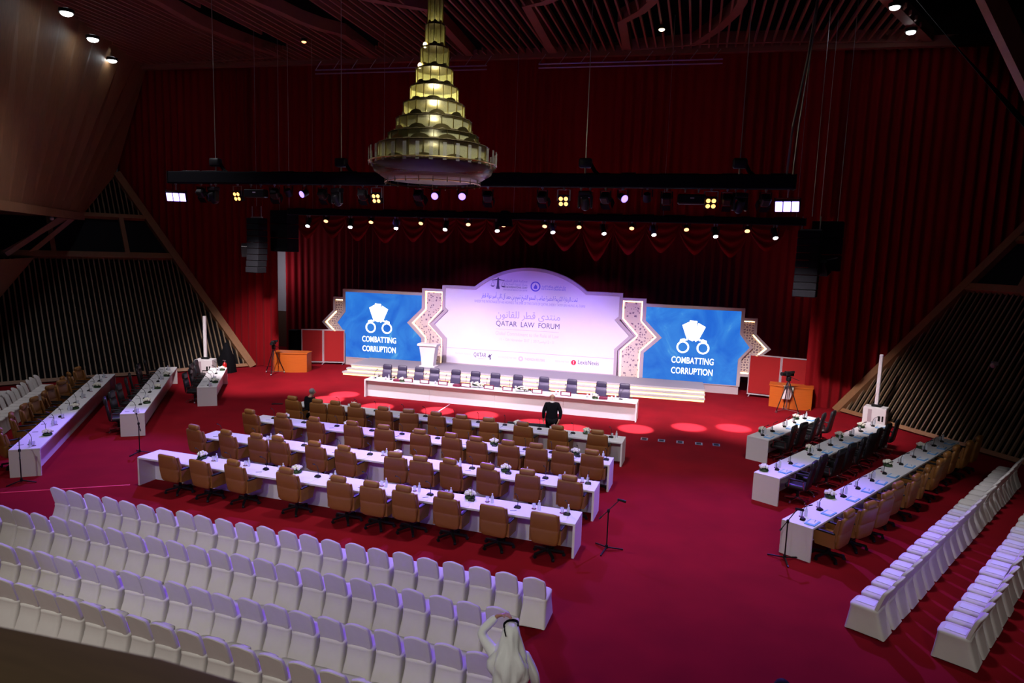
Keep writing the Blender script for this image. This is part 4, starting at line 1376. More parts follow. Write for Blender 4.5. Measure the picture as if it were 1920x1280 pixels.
for i, x in enumerate(WX):
    hang(P_WSP, x, False, 'cold white spot lamp, %s of the rear bar' % ordinal(i, 10, 'folded-wall end', 'wide-curtain end'), 'white spots on the rear bar', rnd.uniform(-0.2, 0.2))
    px, py = POOL[i]
    light('SPOT', 'pool_beam', (x + 0.05, truss_line(x, 26.0) - 0.25, BRR - 0.6), (px, py, 0), 17000, (1.0, 0.95, 0.95), 11.5, 0.55, 0.03)
for i, x in enumerate((-16.45, -14.38, -12.16, -10.15, -8.67, -7.0, -5.65, -3.63, -1.62, 0.55)):
    hang(P_WAR, x, False, 'warm orange spot lamp, %s of the rear bar' % ordinal(i, 10, 'folded-wall end', 'wide-curtain end'), 'warm spots on the rear bar', rnd.uniform(-0.2, 0.2))
t = thing('shrouded_lamp', 'grey shrouded warm lamp mid-way along the rear bar', 'stage light', (-8.55, truss_line(-8.55, 26.0) - 0.3, BRR), RAXIS)
MB().loft([ring((0, 0, 0.32), 0.12, 0.1), ring((0, 0, 0.15), 0.24, 0.18), ring((0.02, 0, -0.28), 0.32, 0.22)], False).build('hood', 'suit', t)

# wash from the stage lamps
for x, tx, ty, e, an in ((-15.7, -15.6, 29.0, 4400, 66), (-12.28, -12.2, 29.0, 4000, 66), (-7.78, -8.6, 29.0, 4000, 66), (-3.9, -5.2, 29.0, 4000, 66), (-0.2, -1.6, 29.2, 4400, 66), (-18.74, -20.4, 27.0, 5600, 64), (0.91, 2.6, 28.0, 5600, 64)):
    light('SPOT', 'fresnel_beam', (x, truss_line(x, 21.5) + 0.6, BM - 0.5), (tx, ty, 0.3), e, (0.97, 0.76, 1.0) if -14 < x < -2 else (1.0, 0.86, 0.88), an, 0.8, 0.15)
for x, tx in ((-13.81, -13.0), (-10.22, -10.6), (-5.94, -7.5), (-2.0, -5.0)):
    light('SPOT', 'violet_beam', (x, truss_line(x, 21.5) + 0.6, BM - 0.3), (tx, 31.8, 3.6), 2600, (0.28, 0.17, 1.0), 29, 0.8, 0.15)
for x, tx, ty, e, an in ((-19.6, -16.4, 13.2, 5200, 44), (1.3, 0.4, 10.5, 5600, 92), (-9.6, -7.0, 13.0, 4800, 84), (-8.66, -10.0, 12.0, 3800, 84)):
    light('SPOT', 'violet_flood_beam', (x, truss_line(x, 21.5) - 0.45, BM - 0.55), (tx, ty, 0), e, (0.24, 0.10, 1.0), an, 0.7, 0.12)

# hoists and rigging wires
P_HOI = thing('chain_hoist', 'hoist', 'hoist')
MB().rbox((0, 0, 0.35), (0.42, 0.26, 0.3), 0.06, 2).build('motor_body', 'black', P_HOI, 60)
MB().cyl((0, 0, 0), (0, 0, 0.25), 0.03, n=8).build('hook', 'steel', P_HOI)
MB().tube([(0.12, 0, 0.4), (0.3, 0.05, 0.1), (0.42, 0.05, 0.0)], 0.06, 8).build('chain_bag', 'blackcloth', P_HOI)
MB().cyl((0, 0, 0.45), (0, 0, 6.05), 0.014, n=6).build('chain', 'steel', P_HOI)
P_HOI.location = LOSE
for i, x in enumerate((-18.1, -13.09, -4.58, 0.1)):
    place(P_HOI, (x, truss_line(x, 21.5), MZ + 0.2), RAXIS, 'chain hoist above the front truss, %s' % ordinal(i, 4, 'folded-wall end', 'wide-curtain end'), 'chain hoists')
MB().tube([(1.45, 22.2, MZ + 0.2), (1.5, 22.1, 10.2), (1.75, 21.9, 12.2), (1.95, 21.8, 14.9)], 0.035, 6).tube([(1.62, 22.2, MZ + 0.2), (1.66, 22.1, 10.2), (1.8, 21.9, 12.2), (1.95, 21.8, 14.9)], 0.025, 6).build('cable_bundle', 'steel', None, 60, label='pale cable bundle rising from the truss end over the wide curtain', cat='cable')
for i, (x, y) in enumerate(((-17.6, 26.2), (-13.8, 25.6), (-8.3, 26.1), (-2.5, 26.5), (2.2, 26.8))):
    MB().cyl((x, y, RZ + 0.12), (x, y, 15), 0.008, n=5).build('suspension_wire', 'steel', None, 60, label='thin wire holding the rear bar, %s' % ordinal(i, 5, 'folded-wall end', 'wide-curtain end'), cat='wire', group='rear bar wires')

# loudspeaker arrays
for (x, y, dx, lab, nn) in ((-19.75, 25.2, 0.95, 'beside the folded timber wall', 9), (2.72, 26.8, 0.95, 'before the wide dark curtain', 9)):
    t = thing('line_array', 'tall hanging black loudspeaker column ' + lab, 'loudspeaker', (x, y, 5.0), -0.25 if dx > 0 else 0.25)
    zz = 0.0
    for k in range(nn):
        off = -0.06 * max(0, 4 - k) ** 1.5 * 0.2
        MB().rbox((0, off, zz + 0.13), (0.78, 0.5, 0.25), 0.02, 1).build('speaker_box', 'blackcloth', t, 30)
        zz += 0.265
    g = MB()
    for s in (-0.3, 0.3):
        g.cyl((s, 0, zz), (s, 0, zz + 0.5), 0.02, n=6)
    g.beam((-0.36, 0, zz + 0.02), (0.36, 0, zz + 0.02), 0.08, 0.06)
    g.build('fly_frame', 'steel', t)
    g = MB().cyl((0, 0, zz + 0.5), (0, 0, 11.05), 0.012, n=6)
    g.build('wire', 'steel', t)
    t = thing('subwoofer_array', 'wide hanging black speaker cabinet behind the column ' + lab, 'loudspeaker', (x + dx * 0.72, y + 1.0, 5.95), -0.2)
    for k in range(3):
        MB().rbox((0, 0, 0.3 + 0.61 * k), (1.05, 0.7, 0.59), 0.02, 1).build('speaker_box', 'blackcloth', t, 30)
    MB().cyl((-0.3, 0, 1.8), (-0.3, 0, 10.1), 0.012, n=6).cyl((0.3, 0, 1.8), (0.3, 0, 10.1), 0.012, n=6).build('wire', 'steel', t)
for (p, rz, lab) in (((-20.55, 25.4, 5.75), 0.6, 'beside the folded timber wall'), ((3.35, 27.0, 5.85), -0.6, 'before the wide dark curtain')):
    t = thing('fill_speaker', 'small tilted black speaker hanging by the column ' + lab, 'loudspeaker', p, rz)
    mx = Matrix.Rotation(math.radians(30), 4, 'X')
    MB().rbox((0, 0, 0.25), (0.3, 0.3, 0.55), 0.02, 1, mx).build('cabinet', 'black', t, 30)
    MB().beam((0, 0, 0.5), (0.4, 0, 0.6), 0.03, 0.03).build('bracket', 'steel', t, 0)

# ------------------------------------------------------------------ chandelier
CHX, CHY, CHB = -7.7, 17.0, 7.95
ch = thing('chandelier', 'huge tiered gold and crystal chandelier, wedding-cake shaped', 'chandelier', (CHX, CHY, CHB))
k_ = 0.00425
TI = [(110, 265, 48, 10), (265, 395, 62, 10), (400, 520, 88, 12), (525, 625, 115, 14), (635, 730, 150, 16), (735, 825, 190, 18), (830, 915, 235, 20), (920, 980, 280, 22), (985, 1100, 345, 24)]
for i, (y0, y1, rad, n) in enumerate(TI):
    zt, zb, r = (1230 - y0) * k_, (1230 - y1) * k_, rad * k_
    tier = MB().lathe([(r * 1.03, zb), (r * 1.05, zb + 0.02), (r * 1.03, zb + 0.045)], n).lathe([(r * 1.0, zt - 0.03), (r * 1.02, zt - 0.015), (r, zt)], n).build('tier_rim', 'goldrim', ch, 30)
    MB().lathe([(r * 0.985, zb + 0.02), (r * 0.985, zt - 0.01)], n, cap=False).build('crystal_panel', 'crystal', tier, 0)
    b = MB()
    for q in range(n):
        a = q * 2 * PI / n
        b.beam((r * math.cos(a), r * math.sin(a), zb), (r * math.cos(a), r * math.sin(a), zt), 0.018, 0.018, (math.cos(a), math.sin(a), 0))
    b.build('mullion', 'gold', tier, 0)
    c = MB()
    nl = max(8, n // 2 * 1)
    for q in range(nl):
        a = (q + 0.5) * 2 * PI / nl
        rr_ = r * 1.04
        hw = PI / nl * 0.72
        sh = []
        for s_ in range(7):
            f_ = s_ / 6
            aa = a + (f_ - 0.5) * 2 * hw
            sh.append((rr_ * math.cos(aa), rr_ * math.sin(aa), zb + 0.03 + (0.10 if i > 4 else 0.06) * math.sin(PI * f_) ** 0.7))
        lo = [(x_, y_, zb + 0.0) for x_, y_, z_ in sh]
        sh2 = [(x_ * 0.985, y_ * 0.985, z_) for x_, y_, z_ in sh]
        m_ = len(sh)
        c.add(sh + lo, [(j, j + 1, m_ + j + 1, m_ + j) for j in range(m_ - 1)])
    c.build('crest', 'gold', tier, 30)
# outer fringe, soffit and drops
r = 398 * k_
fr = MB().lathe([(r * 0.80, 0.22), (r * 0.92, 0.34), (r * 0.96, 0.52)], 32, cap=False).build('glass_skirt', 'ambercrystal', ch, 40)
for q in range(32):
    a = q * 2 * PI / 32
    MB().beam((r * math.cos(a), r * math.sin(a), 0.5), (r * math.cos(a), r * math.sin(a), 0.92), 0.09, 0.012, (math.cos(a), math.sin(a), 0)).build('glass_pendant', 'clearcrystal', fr, 0)
MB().lathe([(r * 0.99, 0.56), (r * 1.01, 0.57), (r * 0.99, 0.6)], 32, cap=False).build('rim', 'gold', fr, 30)
MB().lathe([(0.05, 0.14), (r * 0.75, 0.16), (r * 0.82, 0.24)], 32).build('soffit', 'goldrim', ch, 40)
MB().lathe([(r * 0.74, 0.05), (r * 0.76, 0.06), (r * 0.74, 0.08)], 32, cap=False).build('lower_ring', 'gold', ch, 30)
c = MB()
for q in range(22):
    a = q * 2 * PI / 22
    c.cyl((r * 0.75 * math.cos(a), r * 0.75 * math.sin(a), 0.18), (r * 0.75 * math.cos(a), r * 0.75 * math.sin(a), 0.02), 0.008, 0.02, 6)
c.build('crystal_drop', 'crystal', ch, 30)
MB().lathe([(0.03, 4.72), (0.035, 5.1), (0.09, 5.16), (0.10, 5.22), (0.04, 5.3), (0.02, 5.4), (0.02, 7.0)], 12).build('stem', 'gold', ch)
MB().lathe([(0.19, 4.71), (0.2, 4.74), (0.05, 4.8)], 12).build('cap', 'goldrim', ch)
for a, zz, rr_ in ((4.1, 3.55, 0.30), (4.0, 3.03, 0.42)):
    MB().sph((rr_ * math.cos(a), rr_ * math.sin(a), zz), (0.05, 0.05, 0.075), 10, 6).build('bulb', 'bulb', ch, 80)
for zz, e in ((4.3, 2.5), (3.75, 4), (3.2, 8), (2.75, 45), (2.3, 120), (1.9, 80), (1.5, 38), (1.1, 28), (0.7, 30)):
    light('POINT', 'chandelier_glow', (CHX, CHY, CHB + zz), (CHX, CHY, 0), e, (1.0, 0.92, 0.55), size=0.12)

# ceiling lamps
for i, ((x, y), lab, m_, rad) in enumerate((((-22.9, 19.2), 'bright white lamp on the timber fold, farthest from the curtain', 'downl', 0.20), ((-24.75, 21.85), 'bright white lamp on the timber fold, middle of three', 'downl', 0.20), ((-26.75, 24.55), 'bright white lamp on the timber fold, closest to the curtain', 'downl', 0.18),
                                           ((5.7, 29.0), 'bright white lamp by the ceiling corner over the wide curtain', 'downl', 0.16), ((4.6, 26.2), 'bright white lamp half out of frame over the wide curtain', 'downl', 0.16), ((-17.5, 25.5), 'small warm lamp among slats between the curved ceiling bands', 'lenswarm', 0.10), ((-3.0, 26.9), 'small yellow lamp in the ceiling bay inside the curved band', 'bulb', 0.11))):
    t = thing('ceiling_lamp', lab, 'ceiling light', (x, y, 14.12 if x < -22 else CZ - 0.24))
    MB().lathe([(rad * 1.25, 0.0), (rad * 1.25, 0.12), (rad * 0.9, 0.14)], 16).build('housing', 'black', t)
    MB().sph((0, 0, -0.01), (rad, rad, rad * 0.5), 14, 6).build('lens', m_, t, 80)
    if m_ == 'downl':
        light('SPOT', 'ceiling_lamp_beam', (x, y, CZ - 0.3), (x + (2 if x < 0 else -1), y - 3, 0), 45, (0.9, 0.97, 1.0), 100, 0.9, 0.2)

# ------------------------------------------------------------------ things standing on the floor around the stage
for (x, y, rz, lab) in ((-23.6, 26.2, 0.35, 'beside the fire extinguisher'), (5.92, 29.3, -0.35, 'beside the blue-folder tables')):
    t = thing('column_speaker', 'tall thin white column speaker on a white case ' + lab, 'loudspeaker', (x, y, 0), rz)
    MB().rbox((0, 0, 0.36), (0.82, 0.6, 0.70), 0.02, 1).build('case', 'white', t, 30)
    MB().box((-0.16, -0.303, 0.38), (0.14, 0.012, 0.5)).build('grille', 'pinkgrey', t, 0)
    MB().box((0.18, -0.303, 0.3), (0.08, 0.012, 0.2)).box((0.3, -0.303, 0.3), (0.06, 0.012, 0.22)).build('handle', 'black', t, 0)
    MB().rbox((0, 0, 0.76), (0.34, 0.22, 0.1), 0.02, 1).build('socket', 'black', t, 30)
    MB().rbox((0, 0, 1.78), (0.13, 0.15, 2.0), 0.02, 1).build('column', 'white', t, 30)
t = thing('fire_extinguisher', 'red fire extinguisher standing by the leaning slatted wall', 'extinguisher', (-22.75, 26.5, 0))
MB().lathe([(0.09, 0), (0.095, 0.05), (0.095, 0.48), (0.05, 0.56), (0.03, 0.58)], 14).build('cylinder', 'extred', t)
MB().cyl((0, 0, 0.57), (0, 0, 0.66), 0.025, n=8).beam((-0.1, 0, 0.66), (0.06, 0, 0.66), 0.03, 0.03).build('valve', 'steel', t)
MB().tube([(0.03, 0, 0.6), (0.13, 0, 0.52), (0.12, 0, 0.2)], 0.012, 6).build('hose', 'black', t)
t = thing('equipment_cover', 'black cloth covered stand behind the red fire extinguisher', 'stand', (-23.0, 26.95, 0))
MB().loft([ring((0, 0, 0.01), 0.4, 0.3, 5), ring((0, 0, 0.7), 0.34, 0.26, 4), ring((0, 0, 0.98), 0.24, 0.2, 3), ring((0, 0, 1.35), 0.12, 0.12, 2), ring((0, 0, 1.45), 0.05, 0.05, 2)]).build('cover', 'blackcloth', t)

for (x, y, rz, lab) in ((-20.55, 28.75, 0.28, 'in front of the red screens near the lectern side'), (2.95, 31.2, -0.10, 'with a striped jacket hung on it')):
    t = thing('desk', 'curved orange wooden desk ' + lab, 'desk', (x, y, 0), rz)
    arcp = [(-0.85 + 1.7 * k / 12, -0.36 - 0.20 * math.sin(PI * k / 12)) for k in range(13)]
    pl = arcp + [(0.85, 0.36), (-0.85, 0.36)]
    MB().prism(pl, 0.0, 0.92, lambda a, b, d: (a, b, d)).build('body', 'desk', t, 30)
    pl2 = [(a * 1.04, b * 1.05) for a, b in pl]
    MB().prism(pl2, 0.92, 0.97, lambda a, b, d: (a, b, d)).build('top', 'desk', t, 30)
t = thing('jacket', 'striped pale cloth jacket draped over the front of a wooden desk', 'clothing', (2.75, 30.60, 0.98), -0.1)
g = MB()
vs, fs = [], []
for j in range(9):
    for i in range(7):
        u, v = i / 6 - 0.5, j / 8
        vs.append((u * (0.42 - 0.1 * v) + 0.05 * math.sin(v * 4), 0.10 - min(v * 0.6, 0.22) + 0.02 * math.sin(i * 2.1), (0.015 if v < 0.3 else 0.0) - max(0, v - 0.3) * 0.75))
for j in range(8):
    for i in range(6):
        q = j * 7 + i
        fs.append((q, q + 1, q + 8, q + 7))
g.add(vs, fs).build('cloth', 'stripe', t, 80)

def partition(x0, y0, x1, y1, zt, lab, n=2):
    d = V((x1 - x0, y1 - y0, 0))
    L = d.length
    t = thing('partition_screen', lab, 'screen', (x0, y0, 0), math.atan2(d.y, d.x), 'red partition screens')
    wd = L / n
    for k in range(n):
        a = k * wd
        MB().box((a + wd / 2, 0, 0.14 + (zt - 0.14) / 2), (wd - 0.1, 0.03, zt - 0.22)).build('fabric_panel', 'screenred', t, 0)
        f = MB()
        for xx in (a + 0.03, a + wd - 0.03):
            f.cyl((xx, 0, 0.1), (xx, 0, zt), 0.028, n=8)
        f.beam((a, 0, zt), (a + wd, 0, zt), 0.05, 0.05).beam((a, 0, 0.13), (a + wd, 0, 0.13), 0.05, 0.05)
        f.build('frame', 'pinkgrey', t)
    for xx in (0.1, wd, L - 0.1):
        f = MB().beam((xx, -0.28, 0.05), (xx, 0.28, 0.05), 0.04, 0.03)
        f.cyl((xx, 0, 0.05), (xx, 0, 0.13), 0.025, n=8)
        f.build('foot', 'pinkgrey', t)


partition(-21.3, 30.6, -19.2, 31.45, 1.85, 'pair of red fabric screens in metal frames beside the screen by the lectern')
partition(1.20, 32.75, 3.95, 32.35, 1.95, 'pair of red fabric screens in metal frames behind the jacket desk')
for (x, y, lab) in ((-22.2, 31.3, 'by the backstage doorway'), (4.1, 32.8, 'at the curtain edge behind the jacket desk')):
    t = thing('floor_speaker', 'black upright floor speaker ' + lab, 'loudspeaker', (x, y, 0), 0.1)
    MB().rbox((0, 0, 0.85), (0.5, 0.5, 1.7), 0.02, 1).build('cabinet', 'blackcloth', t, 30)

def tripod(x, y, h, rz, lab):
    t = thing('camera_tripod', lab, 'camera', (x, y, 0), rz)
    for k in range(3):
        a = k * 2 * PI / 3 + 0.5
        leg = MB().tube([(0.04 * math.cos(a), 0.04 * math.sin(a), h - 0.25), (0.5 * math.cos(a), 0.5 * math.sin(a), 0.09)], 0.02, 8).build('leg', 'black', t)
        MB().cyl((0.5 * math.cos(a) - 0.02, 0.5 * math.sin(a), 0.05), (0.5 * math.cos(a) + 0.02, 0.5 * math.sin(a), 0.05), 0.05, n=10).build('caster', 'steel', leg)
    d = MB()
    for k in range(3):
        a = k * 2 * PI / 3 + 0.5
        d.beam((0, 0, 0.12), (0.5 * math.cos(a), 0.5 * math.sin(a), 0.10), 0.03, 0.02)
    d.build('spreader', 'steel', t, 0)
    MB().cyl((0, 0, 0.12), (0, 0, h - 0.2), 0.022, n=8).build('centre_post', 'steel', t)
    MB().rbox((0, 0, h - 0.13), (0.16, 0.16, 0.2), 0.03, 1).build('fluid_head', 'black', t, 30)
    c = MB().rbox((0, 0, h + 0.09), (0.18, 0.42, 0.2), 0.03, 1).build('camera_body', 'black', t, 30)
    MB().cyl((0, -0.2, h + 0.09), (0, -0.4, h + 0.09), 0.065, 0.08, 12).build('lens', 'black', c)
    MB().rbox((0.13, 0.05, h + 0.17), (0.1, 0.18, 0.1), 0.02, 1).build('viewfinder', 'black', c, 30)
    MB().tube([(0.03, 0.05, h - 0.05), (0.12, 0.45, h - 0.2)], 0.012, 6).build('pan_handle', 'black', t)


tripod(-20.75, 27.55, 1.45, 0.4, 'black video camera on a wheeled tripod by the plain orange desk')
tripod(2.7, 29.95, 1.55, -0.9, 'black video camera on a wheeled tripod before the jacket desk')

# floor sockets, prompter, tapes
for i, (x, y) in enumerate(((-2.37, 23.22), (-1.79, 23.26), (-1.17, 23.32), (-0.55, 23.39), (0.02, 23.5))):
    t = thing('floor_socket', 'square metal floor socket in the red carpet, %s of five from the delegates' % (ORD[i + 1]), 'floor socket', (x, y, 0.002), 0.05, 'floor sockets in a row')
    MB().box((0, 0, 0.005), (0.24, 0.30, 0.01)).build('frame', 'steel', t, 0)
    MB().box((0, 0, 0.0115), (0.16, 0.22, 0.003)).build('lid', 'glassdark', t, 0)
MB().box((0, 0, 0.006), (0.42, 0.18, 0.012)).build('floor_hatch', 'black', None, 0, label='small dark floor hatch in the carpet near the seated man', cat='floor hatch', loc=(-16.68, 22.33, 0.001), rz=0.5)
t = thing('prompter_monitor', 'low black wedge monitor on the carpet by the standing man', 'monitor', (-6.3, 22.15, 0), 0.14)
MB().prism([(-0.18, 0.0), (0.28, 0.0), (0.28, 0.34), (0.14, 0.36), (-0.18, 0.12)], -0.72, 0.72, lambda a, b, d: (d, a, b)).build('housing', 'black', t, 0)
MB().prism([(-0.15, 0.145), (0.11, 0.345), (0.108, 0.35), (-0.152, 0.15)], -0.66, 0.66, lambda a, b, d: (d, a, b)).build('display', 'glassdark', t, 0)
MB().beam((-17.6, 10.9, 0.004), (-14.35, 13.15, 0.004), 0.06, 0.006).build('floor_tape', 'redtape', None, 0, label='bright red tape line on the carpet leading to the delegates\' tables', cat='tape')
MB().beam((-10.5, 25.2, 0.004), (-10.4, 23.6, 0.004), 0.04, 0.006).build('floor_cable', 'pinkgrey', None, 0, label='pale straight cable on the carpet before the head table', cat='cable')


def mic_stand(x, y, rz, lab, h=0.98, flip=1):
    t = thing('microphone_stand', lab, 'microphone stand', (x, y, 0), rz, 'floor microphone stands')
    MB().cyl((0, 0, 0.05), (0, 0, h - 0.15), 0.014, n=8).build('pole', 'black', t)
    MB().cyl((0, 0, 0.04), (0, 0, 0.12), 0.032, n=8).build('hub', 'black', t)
    for k in range(3):
        a = k * 2 * PI / 3
        MB().beam((0, 0, 0.07), (0.36 * math.cos(a), 0.36 * math.sin(a), 0.02), 0.028, 0.022).build('leg', 'black', t, 0)
    MB().rbox((0, 0, h - 0.14), (0.06, 0.06, 0.09), 0.02, 1).build('clutch', 'black', t, 30)
    MB().cyl((-0.14 * flip, 0, h - 0.27), (0.22 * flip, 0, h + 0.1), 0.010, n=8).cyl((-0.19 * flip, 0, h - 0.32), (-0.14 * flip, 0, h - 0.27), 0.018, n=8).build('boom', 'black', t)
    MB().cyl((0.18 * flip, 0, h + 0.12), (0.36 * flip, -0.03, h + 0.08), 0.024, 0.03, 10).build('microphone', 'black', t)


mic_stand(-2.08, 13.89, 0.35, 'black microphone stand on the open carpet beside the fourth delegates\' table', 1.02)
mic_stand(1.56, 14.81, 0.65, 'black microphone stand before the long blue-folder table', 1.0)
mic_stand(-16.92, 12.23, 2.5, 'black microphone stand before the long folderless table', 1.0)
mic_stand(-16.26, 15.29, 2.6, 'black microphone stand before the middle folderless table', 1.05)

# gallery rail close to the camera
rp = [(-2.6, 1.20, 5.25), (-1.84, 1.25, 5.25), (-1.32, 1.285, 5.25), (-1.02, 1.275, 5.25), (-0.5, 1.22, 5.25), (0.4, 1.05, 5.25)]
t = thing('gallery_rail', 'blurred dark wooden gallery rail close to the camera', 'rail')
g = MB()
rings = []
for (x, y, z) in rp:
    rings.append([(x, y, z - 0.07), (x, y - 0.005, z - 0.015), (x, y - 0.03, z), (x, y - 0.36, z), (x, y - 0.38, z - 0.02), (x, y - 0.38, z - 0.07)])
g.loft(rings)
g.build('handrail', 'railwood', t, 40)
g = MB()
g.loft([[(x, y - 0.06, 3.2), (x, y - 0.06, z - 0.07), (x, y - 0.3, z - 0.07), (x, y - 0.3, 3.2)] for x, y, z in rp])
g.build('parapet', 'railwood', t, 40)

# camera dome on the slatted wall, lamp under the timber facet
t = thing('dome_camera', 'small grey dome camera on the leaning slatted wall', 'camera', (9.22, 27.93, 2.9))
MB().box((0.05, 0.05, 0.0), (0.16, 0.22, 0.12)).build('bracket', 'steel', t, 0)
MB().sph((-0.02, -0.03, -0.08), 0.09, 12, 8).build('dome', 'pinkgrey', t, 80)
t = thing('wall_lamp', 'tiny pale lamp under the folded timber wall', 'lamp', (-27.6, 21.95, 7.05))
MB().sph((0, 0, 0), 0.09, 10, 6).build('globe', 'pinkgrey', t, 80)
MB().cyl((0, 0, 0.05), (0, 0, 0.16), 0.03, n=8).build('stem', 'steel', t)


# ------------------------------------------------------------------ people
def hand(pts, edges, wrist, palm, d, up, side, tag_, curl=0.6):
    """five fingers leaving the palm: d finger direction, up back-of-hand normal, side towards the thumb."""
    d, up, side = V(d).normalized(), V(up).normalized(), V(side).normalized()
    p = V(palm)
    for k, (o, L) in enumerate(((-0.034, 0.062), (-0.011, 0.074), (0.012, 0.07), (0.033, 0.055))):
        a = p + d * 0.05 - side * o
        b = a + d * L * 0.5 - up * L * 0.2 * curl
        c = b + d * L * 0.38 - up * L * 0.55 * curl
        pts['%sf%da' % (tag_, k)] = (a, 0.0115)
        pts['%sf%db' % (tag_, k)] = (b, 0.0095)
        pts['%sf%dc' % (tag_, k)] = (c, 0.008)
        edges += [(palm_name(tag_), '%sf%da' % (tag_, k)), ('%sf%da' % (tag_, k), '%sf%db' % (tag_, k)), ('%sf%db' % (tag_, k), '%sf%dc' % (tag_, k))]
    a = p + side * 0.038 - d * 0.005
    b = a + side * 0.022 + d * 0.035 - up * 0.012
    pts[tag_ + 'ta'] = (a, 0.013)
    pts[tag_ + 'tb'] = (b, 0.0095)
    edges += [(palm_name(tag_), tag_ + 'ta'), (tag_ + 'ta', tag_ + 'tb')]


def palm_name(t_):
    return t_ + 'palm'


def figure(arms, legs, head, lean=0.0, k=1.0, hip=(0, 0, 0.93), nod=0.0):
    """arms: {side: (elbow, wrist, palm, finger dir, up, thumb side)}; legs: {side: (knee, ankle, toe)}"""
    hx, hy, hz = hip
    pts = {'hip': (V(hip), (0.155, 0.11)), 'waist': (V((hx, hy + lean * 0.15, hz + 0.16)), (0.14, 0.10)), 'chest': (V((hx, hy + lean * 0.32, hz + 0.36)), (0.165, 0.115)),
           'collar': (V((hx, hy + lean * 0.45, hz + 0.50)), (0.10, 0.075)), 'neck': (V((hx, hy + lean * 0.52, hz + 0.565)), 0.056), 'skull': (V((hx + head[0], hy + lean * 0.58 + 0.015 + head[1], hz + 0.64)), 0.07),
           'brow': (V((hx + head[0], hy + lean * 0.62 + 0.02 + head[1], hz + 0.72 + head[2])), (0.082, 0.096)), 'crown': (V((hx + head[0], hy + lean * 0.64 + 0.005 + head[1], hz + 0.785 + head[2])), (0.062, 0.075))}
    e = [('hip', 'waist'), ('waist', 'chest'), ('chest', 'collar'), ('collar', 'neck'), ('neck', 'skull'), ('skull', 'brow'), ('brow', 'crown')]
    for s, a in arms.items():
        sx = -1 if s == 'l' else 1
        sh = V((hx + sx * 0.195, hy + lean * 0.42, hz + 0.455))
        pts[s + 'sh'] = (sh, 0.062)
        pts[s + 'el'] = (V(a[0]), 0.045)
        pts[s + 'wr'] = (V(a[1]), 0.028)
        pts[s + 'palm'] = (V(a[2]), (0.042, 0.018))
        e += [('chest', s + 'sh'), (s + 'sh', s + 'el'), (s + 'el', s + 'wr'), (s + 'wr', s + 'palm')]
        hand(pts, e, a[1], a[2], a[3], a[4], a[5], s)
    for s, l in legs.items():
        sx = -1 if s == 'l' else 1
        pts[s + 'th'] = (V((hx + sx * 0.095, hy, hz - 0.06)), 0.088)
        pts[s + 'kn'] = (V(l[0]), 0.058)
        pts[s + 'an'] = (V(l[1]), 0.038)
        pts[s + 'to'] = (V(l[2]), (0.04, 0.025))
        e += [('hip', s + 'th'), (s + 'th', s + 'kn'), (s + 'kn', s + 'an'), (s + 'an', s + 'to')]
    return pts, e


def face(parent, c, fwd, m='skin'):
    """nose, eyes, mouth line and ears around head centre c looking along fwd."""
    f = V(fwd).normalized()
    r = f.cross(V((0, 0, 1))).normalized()
    c = V(c)
    ears = MB()
    for s in (-1, 1):
        ears.sph(tuple(c + r * s * 0.082 - V((0, 0, 0.01))), (0.014, 0.024, 0.034), 8, 6)
    ears.build('ear', m, parent, 80)
    MB().cyl(c + f * 0.085 + V((0, 0, 0.015)), c + f * 0.118 - V((0, 0, 0.025)), 0.009, 0.017, 8).build('nose', m, parent, 80)
    for s in (-1, 1):
        MB().sph(tuple(c + f * 0.086 + r * s * 0.032 + V((0, 0, 0.012))), 0.011, 8, 6).build('eye', 'black', parent, 80)
    MB().beam(c + f * 0.09 - r * 0.024 - V((0, 0, 0.06)), c + f * 0.09 + r * 0.024 - V((0, 0, 0.06)), 0.008, 0.008).build('mouth', 'maroon', parent, 0)


def sub_skin(pts, edges, keep, grow, sub=1, root='hip'):
    q = {n: (c, (tuple(x + grow for x in r) if isinstance(r, tuple) else r + grow)) for n, (c, r) in pts.items() if n in keep}
    return skin_mesh(q, [(a, b) for a, b in edges if a in q and b in q], sub, root)


def add_mesh(name, me, m, parent):
    me.materials.clear()
    me.materials.append(M[m])
    me.name = name
    return link(name, me, parent)


# standing man in the black suit, back to the camera
arms = {'l': ((-0.27, -0.03, 1.14), (-0.27, 0.02, 0.90), (-0.265, 0.04, 0.82), (0, 0.15, -1), (-1, 0, 0), (0, 1, 0)), 'r': ((0.29, -0.05, 1.14), (0.25, -0.13, 0.92), (0.22, -0.16, 0.85), (-0.5, -0.1, -1), (0.3, -1, 0), (0, 0.3, -1))}
legs = {'l': ((-0.10, 0.01, 0.49), (-0.11, -0.02, 0.09), (-0.13, 0.13, 0.035)), 'r': ((0.10, 0.0, 0.49), (0.11, -0.03, 0.09), (0.15, 0.11, 0.035))}
pts, e = figure(arms, legs, (-0.005, 0.01, 0.0))
man = thing('person', 'bald person in black suit standing with back turned, before the head table', 'person', (-5.18, 21.12, 0), 0.25)
body = add_mesh('body', skin_mesh(pts, e, 2, 'hip'), 'skin', man)
face(man, (-0.005, 0.03, 1.655), (0, 1, -0.05))
jk = sub_skin(pts, e, {'hip', 'waist', 'chest', 'collar', 'lsh', 'lel', 'lwr', 'rsh', 'rel', 'rwr'}, 0.022, 2)
add_mesh('jacket', jk, 'suit', man)
MB().loft([ring((0, 0.0, 0.74), 0.20, 0.135, 3), ring((0, 0.0, 0.90), 0.205, 0.145, 3), ring((0, 0.0, 1.10), 0.185, 0.13, 3), ring((0, 0, 1.28), 0.205, 0.135, 3)], False).build('jacket_skirt', 'suit', man)
add_mesh('trousers', sub_skin(pts, e, {'hip', 'lth', 'lkn', 'lan', 'rth', 'rkn', 'ran'}, 0.028, 2), 'suit', man)
